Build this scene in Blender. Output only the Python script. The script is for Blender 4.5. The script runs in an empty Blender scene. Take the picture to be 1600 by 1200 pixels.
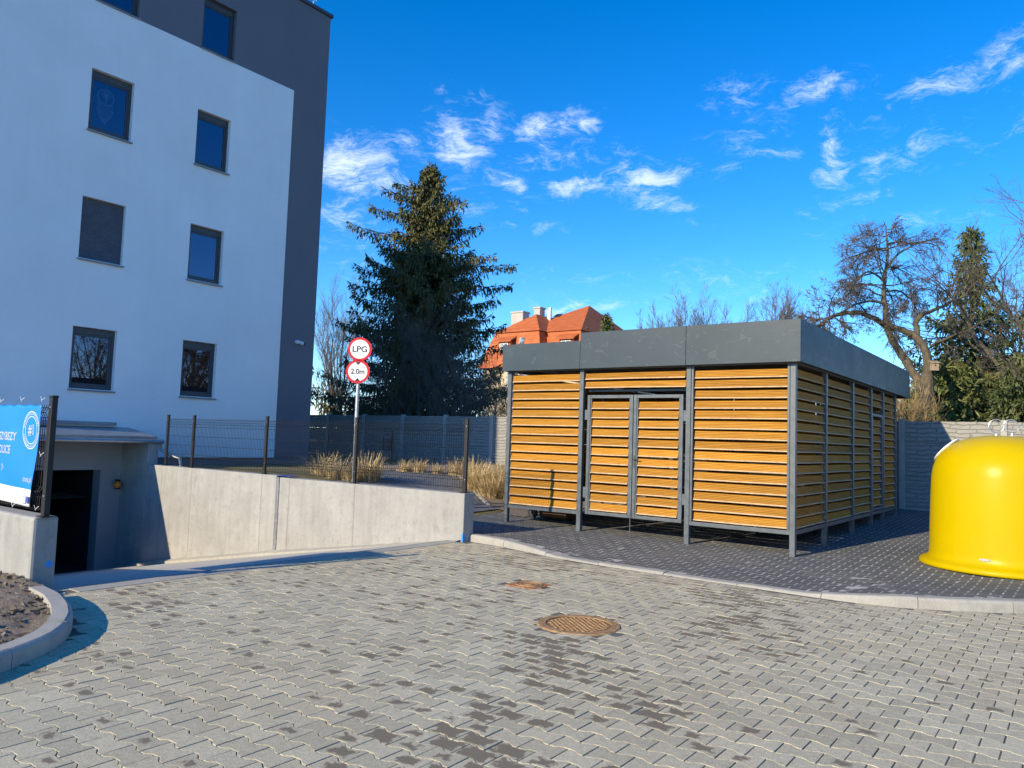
import bpy, bmesh, math, random
import numpy as np
from mathutils import Vector, Matrix
R = math.radians
S = bpy.context.scene
COL = S.collection
rnd = random.Random(7)
# ------------------------------------------------------------------ camera
YAW, PITCH, ROLL, FPX, CAMH = 0.639175, 0.07236, 0.033081, 1210.0, 1.6
_f = np.array([-math.sin(YAW)*math.cos(PITCH), math.cos(YAW)*math.cos(PITCH), math.sin(PITCH)])
_r0 = np.array([math.cos(YAW), math.sin(YAW), 0.0]); _u0 = np.cross(_r0, _f)
_r = math.cos(ROLL)*_r0 + math.sin(ROLL)*_u0
_u = -math.sin(ROLL)*_r0 + math.cos(ROLL)*_u0
cam = bpy.data.cameras.new('camera'); camo = bpy.data.objects.new('camera', cam); COL.objects.link(camo)
cam.sensor_width = 36; cam.lens = 36*FPX/1600; cam.clip_start = 0.05; cam.clip_end = 3000
camo.matrix_world = Matrix(((_r[0], _u[0], -_f[0], 0), (_r[1], _u[1], -_f[1], 0), (_r[2], _u[2], -_f[2], CAMH), (0, 0, 0, 1)))
S.camera = camo
_O = np.array([0, 0, CAMH])
def ray(x, y): return (x-800)/FPX*_r - (y-600)/FPX*_u + _f      # survey of the photograph: a sight line
def at_z(x, y, z=0.0):
    d = ray(x, y); return _O + (z-CAMH)/d[2]*d
def at_x(x, y, X):
    d = ray(x, y); return _O + X/d[0]*d
def at_y(x, y, Y):
    d = ray(x, y); return _O + Y/d[1]*d
# ------------------------------------------------------------------ light
SUN_AZ, SUN_EL = 12.0, 22.8
S.view_settings.view_transform = 'Standard'; S.view_settings.look = 'None'
S.view_settings.exposure = 0.84; S.view_settings.gamma = 1.0
w = bpy.data.worlds.new('World'); S.world = w; w.use_nodes = True
nt = w.node_tree; N = nt.nodes; L = nt.links; N.clear()
out = N.new('ShaderNodeOutputWorld'); bg = N.new('ShaderNodeBackground'); bg.inputs[1].default_value = 0.15
sky = N.new('ShaderNodeTexSky'); sky.sky_type = 'NISHITA'; sky.sun_disc = False
sky.sun_elevation = R(SUN_EL); sky.sun_rotation = R(180+SUN_AZ); sky.altitude = 2000; sky.air_density = 1.0; sky.dust_density = 0.05; sky.ozone_density = 3.0
hs = N.new('ShaderNodeHueSaturation'); hs.inputs['Saturation'].default_value = 1.36; hs.inputs['Hue'].default_value = 0.506; hs.inputs['Value'].default_value = 1.0
L.new(sky.outputs[0], hs.inputs['Color'])
def mth(op, a, b=None, c=None, clamp=False):
    n = N.new('ShaderNodeMath'); n.operation = op; n.use_clamp = clamp
    for i, v in enumerate((a, b, c)):
        if v is None: continue
        if isinstance(v, (int, float)): n.inputs[i].default_value = v
        else: L.new(v, n.inputs[i])
    return n.outputs[0]
tc = N.new('ShaderNodeTexCoord'); sx = N.new('ShaderNodeSeparateXYZ'); L.new(tc.outputs['Generated'], sx.inputs[0])
azn = mth('ARCTAN2', sx.outputs[0], sx.outputs[1]); eln = mth('ARCSINE', sx.outputs[2])
ae = N.new('ShaderNodeCombineXYZ'); L.new(azn, ae.inputs[0]); L.new(eln, ae.inputs[1])
wn = N.new('ShaderNodeTexNoise'); wn.inputs['Scale'].default_value = 9; wn.inputs['Detail'].default_value = 5
L.new(ae.outputs[0], wn.inputs['Vector'])
wv = N.new('ShaderNodeVectorMath'); wv.operation = 'MULTIPLY_ADD'; L.new(wn.outputs['Color'], wv.inputs[0])
wv.inputs[1].default_value = (0.09, 0.06, 0); L.new(ae.outputs[0], wv.inputs[2])
wo = N.new('ShaderNodeVectorMath'); wo.operation = 'SUBTRACT'; L.new(wv.outputs[0], wo.inputs[0]); wo.inputs[1].default_value = (0.045, 0.03, 0)
# clouds: soft patches at compass bearings and heights in the sky (px of the survey, half length, half width, tilt deg, strength)
CL = [(545,252,62,28,0,1.0),(590,288,70,14,0,.8),(525,325,60,30,0,.55),(625,228,36,14,0,.6),(545,365,80,16,0,.35),(715,225,42,24,-25,1.0),(762,200,36,16,25,.9),
      (858,188,62,12,10,1.0),(915,188,30,9,12,.8),(735,153,34,10,-10,.5),(885,228,52,16,0,.5),(822,246,36,11,0,.6),(800,286,36,10,-15,.8),
      (895,283,56,10,5,.85),(1010,272,62,16,5,.9),(1035,314,46,12,-20,.6),(1155,145,44,16,5,.55),(1275,143,52,12,12,.75),(1505,113,90,13,14,.7),
      (1585,100,40,12,14,.6),(1296,222,22,24,0,.7),(1305,258,36,17,20,.6),(1395,240,68,18,8,.6),(1160,225,46,17,10,.45),(1215,242,50,8,8,.4),
      (1325,312,52,9,5,.55),(720,325,40,10,0,.45),(820,352,44,9,0,.4),(806,318,26,6,-35,.45),(1060,428,200,12,0,.3),(900,477,90,9,0,.65),
      (1500,335,140,9,0,.25),(1540,195,90,14,12,.35),(990,235,40,14,-20,.3),(1190,460,200,12,0,.3),(690,285,60,40,0,.22),(1133,278,20,7,0,.5),(560,420,90,14,0,.3),(1060,490,60,5,0,.4)]
acc = None
for (px, py, a, b, t, st) in CL:
    d = ray(px, py); d = d/np.linalg.norm(d)
    mp = N.new('ShaderNodeMapping'); mp.vector_type = 'TEXTURE'
    mp.inputs['Location'].default_value = (math.atan2(d[0], d[1]), math.asin(d[2]), 0)
    mp.inputs['Rotation'].default_value = (0, 0, R(t)); mp.inputs['Scale'].default_value = (a*1.75/FPX*.95, b*2.1/FPX, 1)
    L.new(wo.outputs[0], mp.inputs['Vector'])
    ln = N.new('ShaderNodeVectorMath'); ln.operation = 'LENGTH'; L.new(mp.outputs[0], ln.inputs[0])
    mr = N.new('ShaderNodeMapRange'); mr.interpolation_type = 'SMOOTHSTEP'
    mr.inputs['From Min'].default_value = 1.2; mr.inputs['From Max'].default_value = 0.0; mr.inputs['To Max'].default_value = st
    L.new(ln.outputs['Value'], mr.inputs['Value'])
    acc = mr.outputs[0] if acc is None else mth('MAXIMUM', acc, mr.outputs[0])
def wispy(sc, rot, scale, det, dist, rough):
    cm = N.new('ShaderNodeMapping'); cm.inputs['Rotation'].default_value = (0, 0, R(rot)); cm.inputs['Scale'].default_value = sc; L.new(wo.outputs[0], cm.inputs['Vector'])
    cn = N.new('ShaderNodeTexNoise'); cn.inputs['Scale'].default_value = scale; cn.inputs['Detail'].default_value = det; cn.inputs['Roughness'].default_value = rough; cn.inputs['Distortion'].default_value = dist
    L.new(cm.outputs[0], cn.inputs['Vector']); return cn.outputs['Fac']
n1 = wispy((22, 48, 1), -10, 1.0, 12, .9, .62); n2 = wispy((60, 190, 1), -18, 1.0, 10, 1.6, .68)
nn = mth('ADD', mth('MULTIPLY', n1, .66), mth('MULTIPLY', n2, .34))
dens = mth('ADD', mth('MULTIPLY', acc, .70), mth('MULTIPLY_ADD', nn, 3.0, -1.72))
dn = N.new('ShaderNodeMapRange'); dn.interpolation_type = 'SMOOTHSTEP'; dn.inputs['From Min'].default_value = -.12; dn.inputs['From Max'].default_value = .85; L.new(dens, dn.inputs['Value'])
cf = mth('MULTIPLY', mth('MULTIPLY', dn.outputs[0], mth('POWER', acc, .45)), .70, clamp=True)
mxc = N.new('ShaderNodeMixRGB'); L.new(cf, mxc.inputs[0]); L.new(hs.outputs[0], mxc.inputs[1]); mxc.inputs[2].default_value = (4.6, 5.0, 5.5, 1)
L.new(mxc.outputs[0], bg.inputs[0]); L.new(bg.outputs[0], out.inputs[0])
sl = bpy.data.lights.new('sun', 'SUN'); sl.energy = 3.7; sl.angle = R(0.53); sl.color = (1.0, 0.85, 0.60)
so = bpy.data.objects.new('sun', sl); COL.objects.link(so)
sdir = Vector((math.sin(R(SUN_AZ))*math.cos(R(SUN_EL)), math.cos(R(SUN_AZ))*math.cos(R(SUN_EL)), -math.sin(R(SUN_EL))))
so.rotation_euler = sdir.to_track_quat('-Z', 'Y').to_euler(); so.location = (-5, -20, 12)
# ------------------------------------------------------------------ materials
class Mat:
    def __init__(s, name, col=(.5,.5,.5), rough=.6, metal=0.0, spec=.5):
        s.m = bpy.data.materials.new(name); s.m.use_nodes = True
        s.nt = s.m.node_tree; s.N = s.nt.nodes; s.L = s.nt.links
        s.b = s.N['Principled BSDF']; s.b.inputs['Base Color'].default_value = (*col, 1); s.b.inputs['Roughness'].default_value = rough
        s.b.inputs['Metallic'].default_value = metal; s.b.inputs['Specular IOR Level'].default_value = spec
    def set(s, sock, v):
        if isinstance(v, (int, float)): sock.default_value = v
        elif isinstance(v, tuple): sock.default_value = v if len(v) == len(sock.default_value) else (*v, 1)
        else: s.L.new(v, sock)
    def pos(s, kind='Object'): return s.N.new('ShaderNodeTexCoord').outputs[kind]
    def map(s, vec, scale=(1,1,1), rot=(0,0,0)):
        n = s.N.new('ShaderNodeMapping'); n.inputs['Scale'].default_value = scale; n.inputs['Rotation'].default_value = rot
        s.L.new(vec, n.inputs['Vector']); return n.outputs[0]
    def noise(s, vec=None, scale=5, detail=4, rough=.55, dist=0, out='Fac'):
        n = s.N.new('ShaderNodeTexNoise'); n.inputs['Scale'].default_value = scale; n.inputs['Detail'].default_value = detail
        n.inputs['Roughness'].default_value = rough; n.inputs['Distortion'].default_value = dist
        s.L.new(vec if vec is not None else s.pos(), n.inputs['Vector']); return n.outputs[out]
    def mr(s, v, a, b, c=0.0, d=1.0, smooth=False):
        n = s.N.new('ShaderNodeMapRange'); n.interpolation_type = 'SMOOTHSTEP' if smooth else 'LINEAR'
        for i, x in enumerate((a, b, c, d)): s.set(n.inputs[i+1], x)
        s.L.new(v, n.inputs[0]); return n.outputs[0]
    def math(s, op, a, b=None, c=None, clamp=False):
        n = s.N.new('ShaderNodeMath'); n.operation = op; n.use_clamp = clamp
        for i, v in enumerate((a, b, c)):
            if v is not None: s.set(n.inputs[i], v)
        return n.outputs[0]
    def mix(s, f, a, b, mode='MIX'):
        n = s.N.new('ShaderNodeMixRGB'); n.blend_type = mode
        s.set(n.inputs[0], f); s.set(n.inputs[1], a); s.set(n.inputs[2], b); return n.outputs[0]
    def island(s): return s.N.new('ShaderNodeNewGeometry').outputs['Random Per Island']
    def color(s, v): s.set(s.b.inputs['Base Color'], v); return s
    def rough(s, v): s.set(s.b.inputs['Roughness'], v); return s
    def bump(s, h, strength=.4, dist=.01):
        n = s.N.new('ShaderNodeBump'); n.inputs['Strength'].default_value = strength; n.inputs['Distance'].default_value = dist
        s.L.new(h, n.inputs['Height']); s.L.new(n.outputs[0], s.b.inputs['Normal']); return s
def plain(name, col, rough=.6, metal=0, var=.12, scale=6, bump=0.0):
    m = Mat(name, col, rough, metal)
    n = m.noise(scale=scale, detail=6)
    lo = tuple(c*(1-var) for c in col); hi = tuple(min(1, c*(1+var)) for c in col)
    m.color(m.mix(m.mr(n, .3, .7), lo, hi)); m.rough(m.mr(n, .3, .7, max(0, rough-.08), min(1, rough+.08)))
    if bump: m.bump(m.noise(scale=scale*18, detail=5), bump, .004)
    return m.m
M = {}
def paver_mat(name, base, warm, stain, joint_var=.1):
    m = Mat(name, base, .85)
    at = m.N.new('ShaderNodeAttribute'); at.attribute_name = 'blk'
    sp = m.N.new('ShaderNodeSeparateColor'); m.L.new(at.outputs['Color'], sp.inputs[0])
    rn, wet = sp.outputs[0], sp.outputs[1]
    lc = m.N.new('ShaderNodeAttribute'); lc.attribute_name = 'loc'; jit = m.N.new('ShaderNodeVectorMath'); jit.operation = 'MULTIPLY_ADD'
    m.L.new(m.noise(m.pos(), 14, 4, out='Color'), jit.inputs[0]); jit.inputs[1].default_value = (1.6, 1.6, 0); m.L.new(lc.outputs['Vector'], jit.inputs[2])
    vl = m.N.new('ShaderNodeVectorMath'); vl.operation = 'SUBTRACT'; m.L.new(jit.outputs[0], vl.inputs[0]); vl.inputs[1].default_value = (.8, .8, 0)
    s2 = m.N.new('ShaderNodeSeparateXYZ'); m.L.new(vl.outputs[0], s2.inputs[0])
    rad = m.math('MAXIMUM', m.math('ABSOLUTE', s2.outputs[0]), m.math('ABSOLUTE', s2.outputs[1]))
    P = m.pos()
    fine = m.noise(P, 125, 4, .8); mid = m.noise(P, 26, 6, .65); big = m.noise(P, .55, 4)
    c = m.mix(m.mr(big, .35, .65, 0, 1, True), base, warm)
    c = m.mix(1.0, c, m.mix(m.mr(rn, 0, 1), (.86,.86,.86), (1.1,1.1,1.1)), 'MULTIPLY')
    c = m.mix(1.0, c, m.mix(m.mr(fine, .3, .7), (.55,.55,.55), (1.42,1.42,1.42)), 'MULTIPLY')
    c = m.mix(1.0, c, m.mix(m.mr(mid, .3, .7), (.84,.84,.83), (1.13,1.13,1.14)), 'MULTIPLY')
    edge = m.math('ADD', wet, m.math('MULTIPLY', m.math('SUBTRACT', mid, .5), .9))
    k = m.mr(m.math('SUBTRACT', edge, rad), -.10, .14, 0, .95, True)
    c = m.mix(k, c, stain); c = m.mix(m.math('MULTIPLY', at.outputs['Alpha'], m.mr(mid, .3, .65, .25, 1.0)), c, (.47,.41,.30)); m.color(c); m.rough(.86)
    m.bump(fine, .5, .004); return m.m
M['paver'] = paver_mat('light_pavers', (.485,.445,.318), (.475,.42,.29), (.175,.142,.096))
M['paver_dark'] = paver_mat('dark_pavers', (.088,.095,.100), (.118,.118,.115), (.05,.05,.055))
def sand(name, a, b):
    m = Mat(name, a, .95); n = m.noise(m.pos(), 60, 6); g = m.noise(m.pos(), 3, 4)
    m.color(m.mix(m.mr(m.math('ADD', n, g), .75, 1.25), a, b)); m.bump(n, .6, .01); return m.m
M['sand'] = sand('joint_sand', (.07,.066,.056), (.19,.175,.145))
M['sand_light'] = sand('pale_joint_sand', (.14,.14,.135), (.55,.54,.51))
def concrete(name, a, b, seams=None, stains=.5):
    m = Mat(name, a, .85); P = m.pos()
    n1 = m.noise(P, 1.3, 8, .65); n2 = m.noise(m.map(P, (6, 6, .7)), 1.2, 6, .6); n3 = m.noise(P, 90, 4)
    c = m.mix(m.mr(n1, .32, .68), a, b)
    c = m.mix(m.mr(n2, .42, .75, 0, stains), c, tuple(x*.74 for x in a))
    c = m.mix(1.0, c, m.mix(m.mr(n3, .3, .7), (.88,.88,.88), (1.08,1.08,1.08)), 'MULTIPLY')
    vo = m.N.new('ShaderNodeTexVoronoi'); vo.inputs['Scale'].default_value = 13; m.L.new(P, vo.inputs['Vector'])
    hole = m.mr(vo.outputs['Distance'], .0, .10, 1, 0)
    msk = m.math('MULTIPLY', hole, m.mr(m.noise(P, 5, 2), .5, .62)); c = m.mix(m.math('MULTIPLY', msk, .6), c, tuple(x*.45 for x in a))
    n4 = m.noise(P, 7, 8, .72)
    c = m.mix(m.mr(n4, .52, .70, 0, .6), c, tuple(x*.72 for x in a))
    h = m.math('ADD', m.math('MULTIPLY', n3, .4), m.math('MULTIPLY', hole, -1.0))
    if seams:
        sp = m.N.new('ShaderNodeSeparateXYZ'); m.L.new(P, sp.inputs[0]); acc = None
        for xs in seams:
            q = m.mr(m.math('ABSOLUTE', m.math('SUBTRACT', sp.outputs[0], xs)), .006, .022, 1, 0)
            acc = q if acc is None else m.math('MAXIMUM', acc, q)
        c = m.mix(m.math('MULTIPLY', acc, .5), c, tuple(x*.55 for x in a)); h = m.math('SUBTRACT', h, m.math('MULTIPLY', acc, .8))
    m.color(c); m.bump(h, .45, .012); return m.m
M['concrete'] = concrete('cast_concrete', (.295,.29,.275), (.385,.378,.355), (-15.4,-12.95,-12.1,-10.3,-16.6))
M['concrete_rough'] = concrete('rough_concrete', (.28,.277,.262), (.365,.36,.34))
M['kerb'] = concrete('kerb_concrete', (.335,.32,.285), (.42,.405,.36), None, .35)
M['ramp'] = concrete('ramp_concrete', (.42,.41,.38), (.50,.49,.46), None, .4)
def render_wall(name, col, var=.05):
    m = Mat(name, col, .9); P = m.pos()
    c = m.mix(m.mr(m.noise(P, .6, 5), .3, .7), tuple(x*(1-var) for x in col), tuple(min(1, x*(1+var)) for x in col))
    st = m.noise(m.map(P, (5, 5, .35)), 1.0, 5); c = m.mix(m.mr(st, .5, .8, 0, .18), c, tuple(x*.85 for x in col))
    g = m.noise(P, 130, 3); c = m.mix(1.0, c, m.mix(m.mr(g, .3, .7), (.95,.95,.95), (1.04,1.04,1.04)), 'MULTIPLY')
    m.color(c); m.bump(m.math('ADD', g, m.noise(P, 3, 3)), .35, .006); return m.m
M['white_render'] = render_wall('white_render', (.83,.83,.825)); M['grey_render'] = render_wall('grey_render', (.145,.152,.178))
M['plinth'] = render_wall('plinth_render', (.16,.17,.19)); M['stucco'] = render_wall('grey_stucco', (.27,.27,.275), .12)
M['frame'] = plain('window_frame', (.055,.06,.068), .45); M['sill'] = plain('sill_metal', (.22,.235,.255), .4, .3)
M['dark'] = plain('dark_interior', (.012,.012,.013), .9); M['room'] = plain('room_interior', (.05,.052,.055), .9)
M['steel'] = plain('grey_painted_steel', (.085,.10,.115), .42, .0, .18, 9)
M['zinc'] = plain('zinc_sheet', (.30,.33,.36), .38, .7, .15, 4); M['galv'] = plain('galvanised_steel', (.50,.51,.52), .38, .75, .12, 20)
M['black'] = plain('black_powder_coat', (.007,.007,.008), .55); M['rubber'] = plain('black_rubber', (.015,.015,.015), .7)
M['white_plastic'] = plain('white_plastic', (.75,.75,.74), .4)
M['litter'] = plain('dark_metal', (.04,.044,.05), .5)
M['orange_lens'] = plain('amber_lens', (.62,.20,.02), .18); M['brown_plastic'] = plain('brown_plastic', (.10,.048,.022), .5)
m = Mat('glass_pane', (.02,.02,.02), .03); gl = m.N.new('ShaderNodeBsdfGlossy'); gl.inputs['Roughness'].default_value = .015; gl.inputs['Color'].default_value = (.46,.52,.74,1)
tr = m.N.new('ShaderNodeBsdfTransparent'); tr.inputs['Color'].default_value = (.42,.46,.5,1)
lw = m.N.new('ShaderNodeFresnel'); lw.inputs['IOR'].default_value = 1.5; mx = m.N.new('ShaderNodeMixShader')
wvn = m.N.new('ShaderNodeBump'); wvn.inputs['Strength'].default_value = .03; m.L.new(m.noise(m.pos(), 1.5, 1), wvn.inputs['Height']); m.L.new(wvn.outputs[0], gl.inputs['Normal'])
m.L.new(m.math('MULTIPLY_ADD', lw.outputs[0], 1.5, .16, clamp=True), mx.inputs[0]); m.L.new(tr.outputs[0], mx.inputs[1]); m.L.new(gl.outputs[0], mx.inputs[2])
m.L.new(mx.outputs[0], m.N['Material Output'].inputs['Surface']); M['glass'] = m.m
def wood():
    m = Mat('ribbed_timber', (.5,.28,.08), .65, 0, .2); P = m.pos(); isl = m.island()
    off = m.N.new('ShaderNodeVectorMath'); off.operation = 'ADD'; m.L.new(P, off.inputs[0])
    cb = m.N.new('ShaderNodeCombineXYZ'); m.L.new(m.math('MULTIPLY', isl, 37.0), cb.inputs[0]); m.L.new(m.math('MULTIPLY', isl, 11.0), cb.inputs[2]); m.L.new(cb.outputs[0], off.inputs[1])
    g = m.noise(m.map(off.outputs[0], (2.2, 8, 70)), 1.0, 7, .65, .4); g2 = m.noise(m.map(off.outputs[0], (.8, 3, 7)), 1.0, 5)
    c = m.mix(m.mr(g, .3, .72), (.325,.147,.014), (.64,.322,.041)); c = m.mix(m.mr(g2, .4, .75, 0, .5), c, (.34,.165,.022))
    c = m.mix(1.0, c, m.mix(m.mr(isl, 0, 1), (.70,.67,.63), (1.14,1.13,1.12)), 'MULTIPLY'); m.color(c); m.bump(g, .25, .003); return m.m
M['wood'] = wood(); M['wood_pale'] = plain('sawn_sunlit_lip', (.56,.38,.21), .7, 0, .2, 12)  # lip colour: pale sawn timber plus the sun it catches, painted in
def fascia():
    m = Mat('fascia_sheet', (.12,.135,.15), .45, .0, .22); P = m.pos()
    n = m.noise(m.map(P, (2.2, 2.2, 3.4), (0, .6, 0)), 1.6, 6, .6, 1.2); sc = m.mr(n, .585, .64, 0, .5, True)
    b = m.noise(P, .8, 4); c = m.mix(m.mr(b, .3, .7), (.038,.056,.071), (.052,.071,.087)); c = m.mix(sc, c, (.095,.108,.12)); m.color(c)
    m.rough(m.mr(n, .3, .7, .36, .5)); m.bump(m.noise(P, 1.1, 2), .12, .02); return m.m
M['fascia'] = fascia()
def stonefence():
    m = Mat('stone_relief_concrete', (.36,.35,.33), .9); P = m.pos()
    wpn = m.N.new('ShaderNodeVectorMath'); wpn.operation = 'MULTIPLY_ADD'; m.L.new(m.noise(P, 3.2, 3, out='Color'), wpn.inputs[0]); wpn.inputs[1].default_value = (.30,.0,.13); m.L.new(P, wpn.inputs[2])
    sw = m.N.new('ShaderNodeSeparateXYZ'); m.L.new(wpn.outputs[0], sw.inputs[0]); cw = m.N.new('ShaderNodeCombineXYZ'); m.L.new(sw.outputs[0], cw.inputs[0]); m.L.new(sw.outputs[2], cw.inputs[1])
    br = m.N.new('ShaderNodeTexBrick'); br.inputs['Scale'].default_value = 1.0; br.inputs['Brick Width'].default_value = .41; br.inputs['Row Height'].default_value = .0995
    br.inputs['Mortar Size'].default_value = .012; br.inputs['Mortar Smooth'].default_value = .6; br.offset = .37; m.L.new(cw.outputs[0], br.inputs['Vector'])
    br.inputs['Color1'].default_value = (.6,.6,.6,1); br.inputs['Color2'].default_value = (1,1,1,1)
    n = m.noise(P, 14, 6, .65); big = m.noise(P, .7, 4)
    c = m.mix(m.mr(big, .3, .7), (.285,.277,.26), (.355,.345,.32)); c = m.mix(m.mr(n, .35, .7, 0, .35), c, (.22,.215,.205)); c = m.mix(m.math('MULTIPLY', br.outputs['Fac'], .35), c, (.17,.165,.155)); m.color(c)
    h = m.math('ADD', m.math('MULTIPLY', m.math('SUBTRACT', 1.0, br.outputs['Fac']), 1.0), m.math('MULTIPLY', n, .7)); m.bump(h, .9, .03); return m.m
M['stone'] = stonefence(); M['fence_post'] = concrete('fence_post_concrete', (.36,.35,.33), (.44,.43,.41), None, .3)
m = Mat('yellow_fibreglass', (.86,.63,.0), .33); m.b.inputs['Coat Weight'].default_value = .0; m.b.inputs['Specular IOR Level'].default_value = .14; m.b.inputs['Coat Roughness'].default_value = .12
n = m.noise(m.pos(), 2.0, 5); dl = m.noise(m.map(m.pos(), (9, 9, .8)), 1.0, 6)
m.color(m.mix(m.mr(dl, .56, .8, 0, .25), m.mix(m.mr(n, .3, .7), (.47,.335,.0), (.51,.365,.0)), (.45,.32,.02))); m.bump(m.noise(m.pos(), 5, 2), .06, .02); M['yellow'] = m.m
def bark(name, a, b, sc=20):
    m = Mat(name, a, .95); P = m.pos(); n = m.noise(m.map(P, (1,1,.35)), sc, 6, .7); g = m.noise(P, 1.6, 4)
    c = m.mix(m.mr(n, .3, .7), a, b); c = m.mix(m.mr(g, .52, .7, 0, .45), c, (a[0]*.75, a[1]*.95, a[2]*.5)); m.color(c); m.bump(n, .8, .03); return m.m
M['bark'] = bark('grey_bark', (.06,.05,.038), (.16,.135,.105)); M['bark_apple'] = bark('mossy_bark', (.05,.04,.027), (.155,.128,.088), 16); M['bark_light'] = bark('pale_bark', (.15,.12,.085), (.34,.285,.215)); M['bark_dark'] = bark('dark_bark', (.03,.024,.018), (.08,.065,.05))  # four barks by tone, the palest on the leaning trunk
M['twig_grey'] = plain('grey_twigs', (.115,.10,.085), .9, 0, .3, 2); M['twig_straw'] = plain('straw_twigs', (.26,.19,.09), .9, 0, .3, 2)
def needles(name, a, b, c3):
    m = Mat(name, a, .65); i = m.island(); n = m.noise(m.pos(), .9, 3)
    c = m.mix(m.mr(i, 0, 1), a, b); c = m.mix(m.mr(n, .46, .68, 0, .8), c, c3); m.color(c); return m.m
M['needle'] = needles('spruce_needles', (.036,.043,.011), (.115,.115,.026), (.165,.140,.038)); M['needle2'] = needles('green_needles', (.035,.06,.018), (.10,.13,.04), (.15,.155,.05))
M['hedge'] = needles('hedge_leaves', (.05,.075,.015), (.13,.16,.035), (.17,.16,.05))
m = Mat('dry_grass', (.5,.38,.2), .85); i = m.island(); m.color(m.mix(m.mr(i, 0, 1), (.36,.25,.105), (.74,.58,.32))); M['grass'] = m.m
m = Mat('soil', (.12,.09,.06), .98); P = m.pos(); n = m.noise(P, 30, 8, .7); k = m.noise(P, 4, 4)
c = m.mix(m.mr(n, .3, .7), (.15,.118,.085), (.34,.275,.205)); m.color(m.mix(m.mr(k, .55, .7, 0, .35), c, (.27,.22,.16))); m.bump(n, 1.0, .03); M['soil'] = m.m
m = Mat('lawn', (.1,.09,.04), .98); P = m.pos(); n = m.noise(P, 26, 7, .7); k = m.noise(P, .8, 4)
c = m.mix(m.mr(n, .3, .7), (.10,.085,.035), (.27,.225,.10)); m.color(m.mix(m.mr(k, .45, .65, 0, .6), c, (.10,.105,.035))); m.bump(n, 1.0, .04); M['lawn'] = m.m
m = Mat('path_slabs', (.11,.115,.125), .85); P = m.pos(); br = m.N.new('ShaderNodeTexBrick'); br.inputs['Scale'].default_value = 1; br.inputs['Brick Width'].default_value = .21; br.inputs['Row Height'].default_value = .142; br.inputs['Mortar Size'].default_value = .006
m.L.new(P, br.inputs['Vector']); br.inputs['Color1'].default_value = (.10,.105,.118,1); br.inputs['Color2'].default_value = (.14,.143,.15,1); br.inputs['Mortar'].default_value = (.24,.235,.22,1)
m.color(m.mix(1.0, br.outputs['Color'], m.mix(m.mr(m.noise(P, 40, 5), .3, .7), (.8,.8,.8), (1.15,1.15,1.15)), 'MULTIPLY')); M['path'] = m.m
def rust():
    m = Mat('rusty_iron', (.3,.15,.06), .8); P = m.pos(); n = m.noise(P, 24, 6); m.color(m.mix(m.mr(n, .3, .7), (.22,.12,.05), (.46,.29,.14))); m.bump(m.noise(P, 120, 3), .4, .003); return m.m
M['rust'] = rust(); M['rust_red'] = plain('red_rust', (.36,.155,.065), .85, 0, .35, 25); M['rust_dark'] = plain('dark_rust', (.24,.13,.055), .85, 0, .3, 20)
M['sign_white'] = plain('sign_white', (.82,.82,.80), .35, 0, .04); M['sign_red'] = plain('sign_red', (.62,.018,.02), .35, 0, .06); M['sign_black'] = plain('sign_black', (.012,.012,.012), .45)
M['banner_blue'] = plain('banner_blue', (.0,.215,.76), .5, 0, .05, 3); M['banner_white'] = plain('banner_white', (.80,.81,.83), .5, 0, .04, 3); M['flag_blue'] = plain('flag_blue', (.03,.06,.42), .5); M['flag_yellow'] = plain('flag_yellow', (.85,.65,.05), .5); M['blue_paint'] = plain('blue_spray_paint', (.02,.28,.75), .6); M['print_grey'] = plain('print_grey', (.38,.39,.42), .6)
def tile(name, a, b, rows=.32):
    m = Mat(name, a, .75); P = m.pos(); sp = m.N.new('ShaderNodeSeparateXYZ'); m.L.new(P, sp.inputs[0])
    fr = m.math('FRACT', m.math('MULTIPLY', sp.outputs[2], 1/rows)); ln = m.mr(fr, .0, .16, 1, 0)
    fx = m.math('FRACT', m.math('MULTIPLY', m.math('ADD', sp.outputs[0], sp.outputs[1]), 3.4)); lx = m.mr(fx, 0, .15, .6, 0)
    n = m.noise(P, 2.4, 6); c = m.mix(m.mr(n, .3, .7), a, b); c = m.mix(m.math('MULTIPLY', m.math('MAXIMUM', ln, lx), .5), c, tuple(x*.5 for x in a)); m.color(c); m.bump(fr, .5, .05); return m.m
M['tile'] = tile('orange_roof_tiles', (.40,.095,.022), (.52,.14,.036)); M['house_wall'] = render_wall('ochre_render', (.56,.46,.30), .1); M['chimney'] = render_wall('chimney_render', (.46,.43,.39), .15)
M['red_tile'] = tile('dark_red_tiles', (.22,.07,.045), (.30,.10,.06)); M['birdhouse'] = plain('weathered_board', (.33,.25,.17), .85, 0, .25, 9)
M['dream'] = plain('white_yarn', (.75,.75,.74), .9)
m = Mat('asphalt', (.055,.055,.055), .95); P = m.pos(); n = m.noise(P, .2, 6); m.color(m.mix(m.mr(n, .3, .7), (.07,.075,.04), (.15,.13,.08))); M['far_ground'] = m.m
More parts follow.
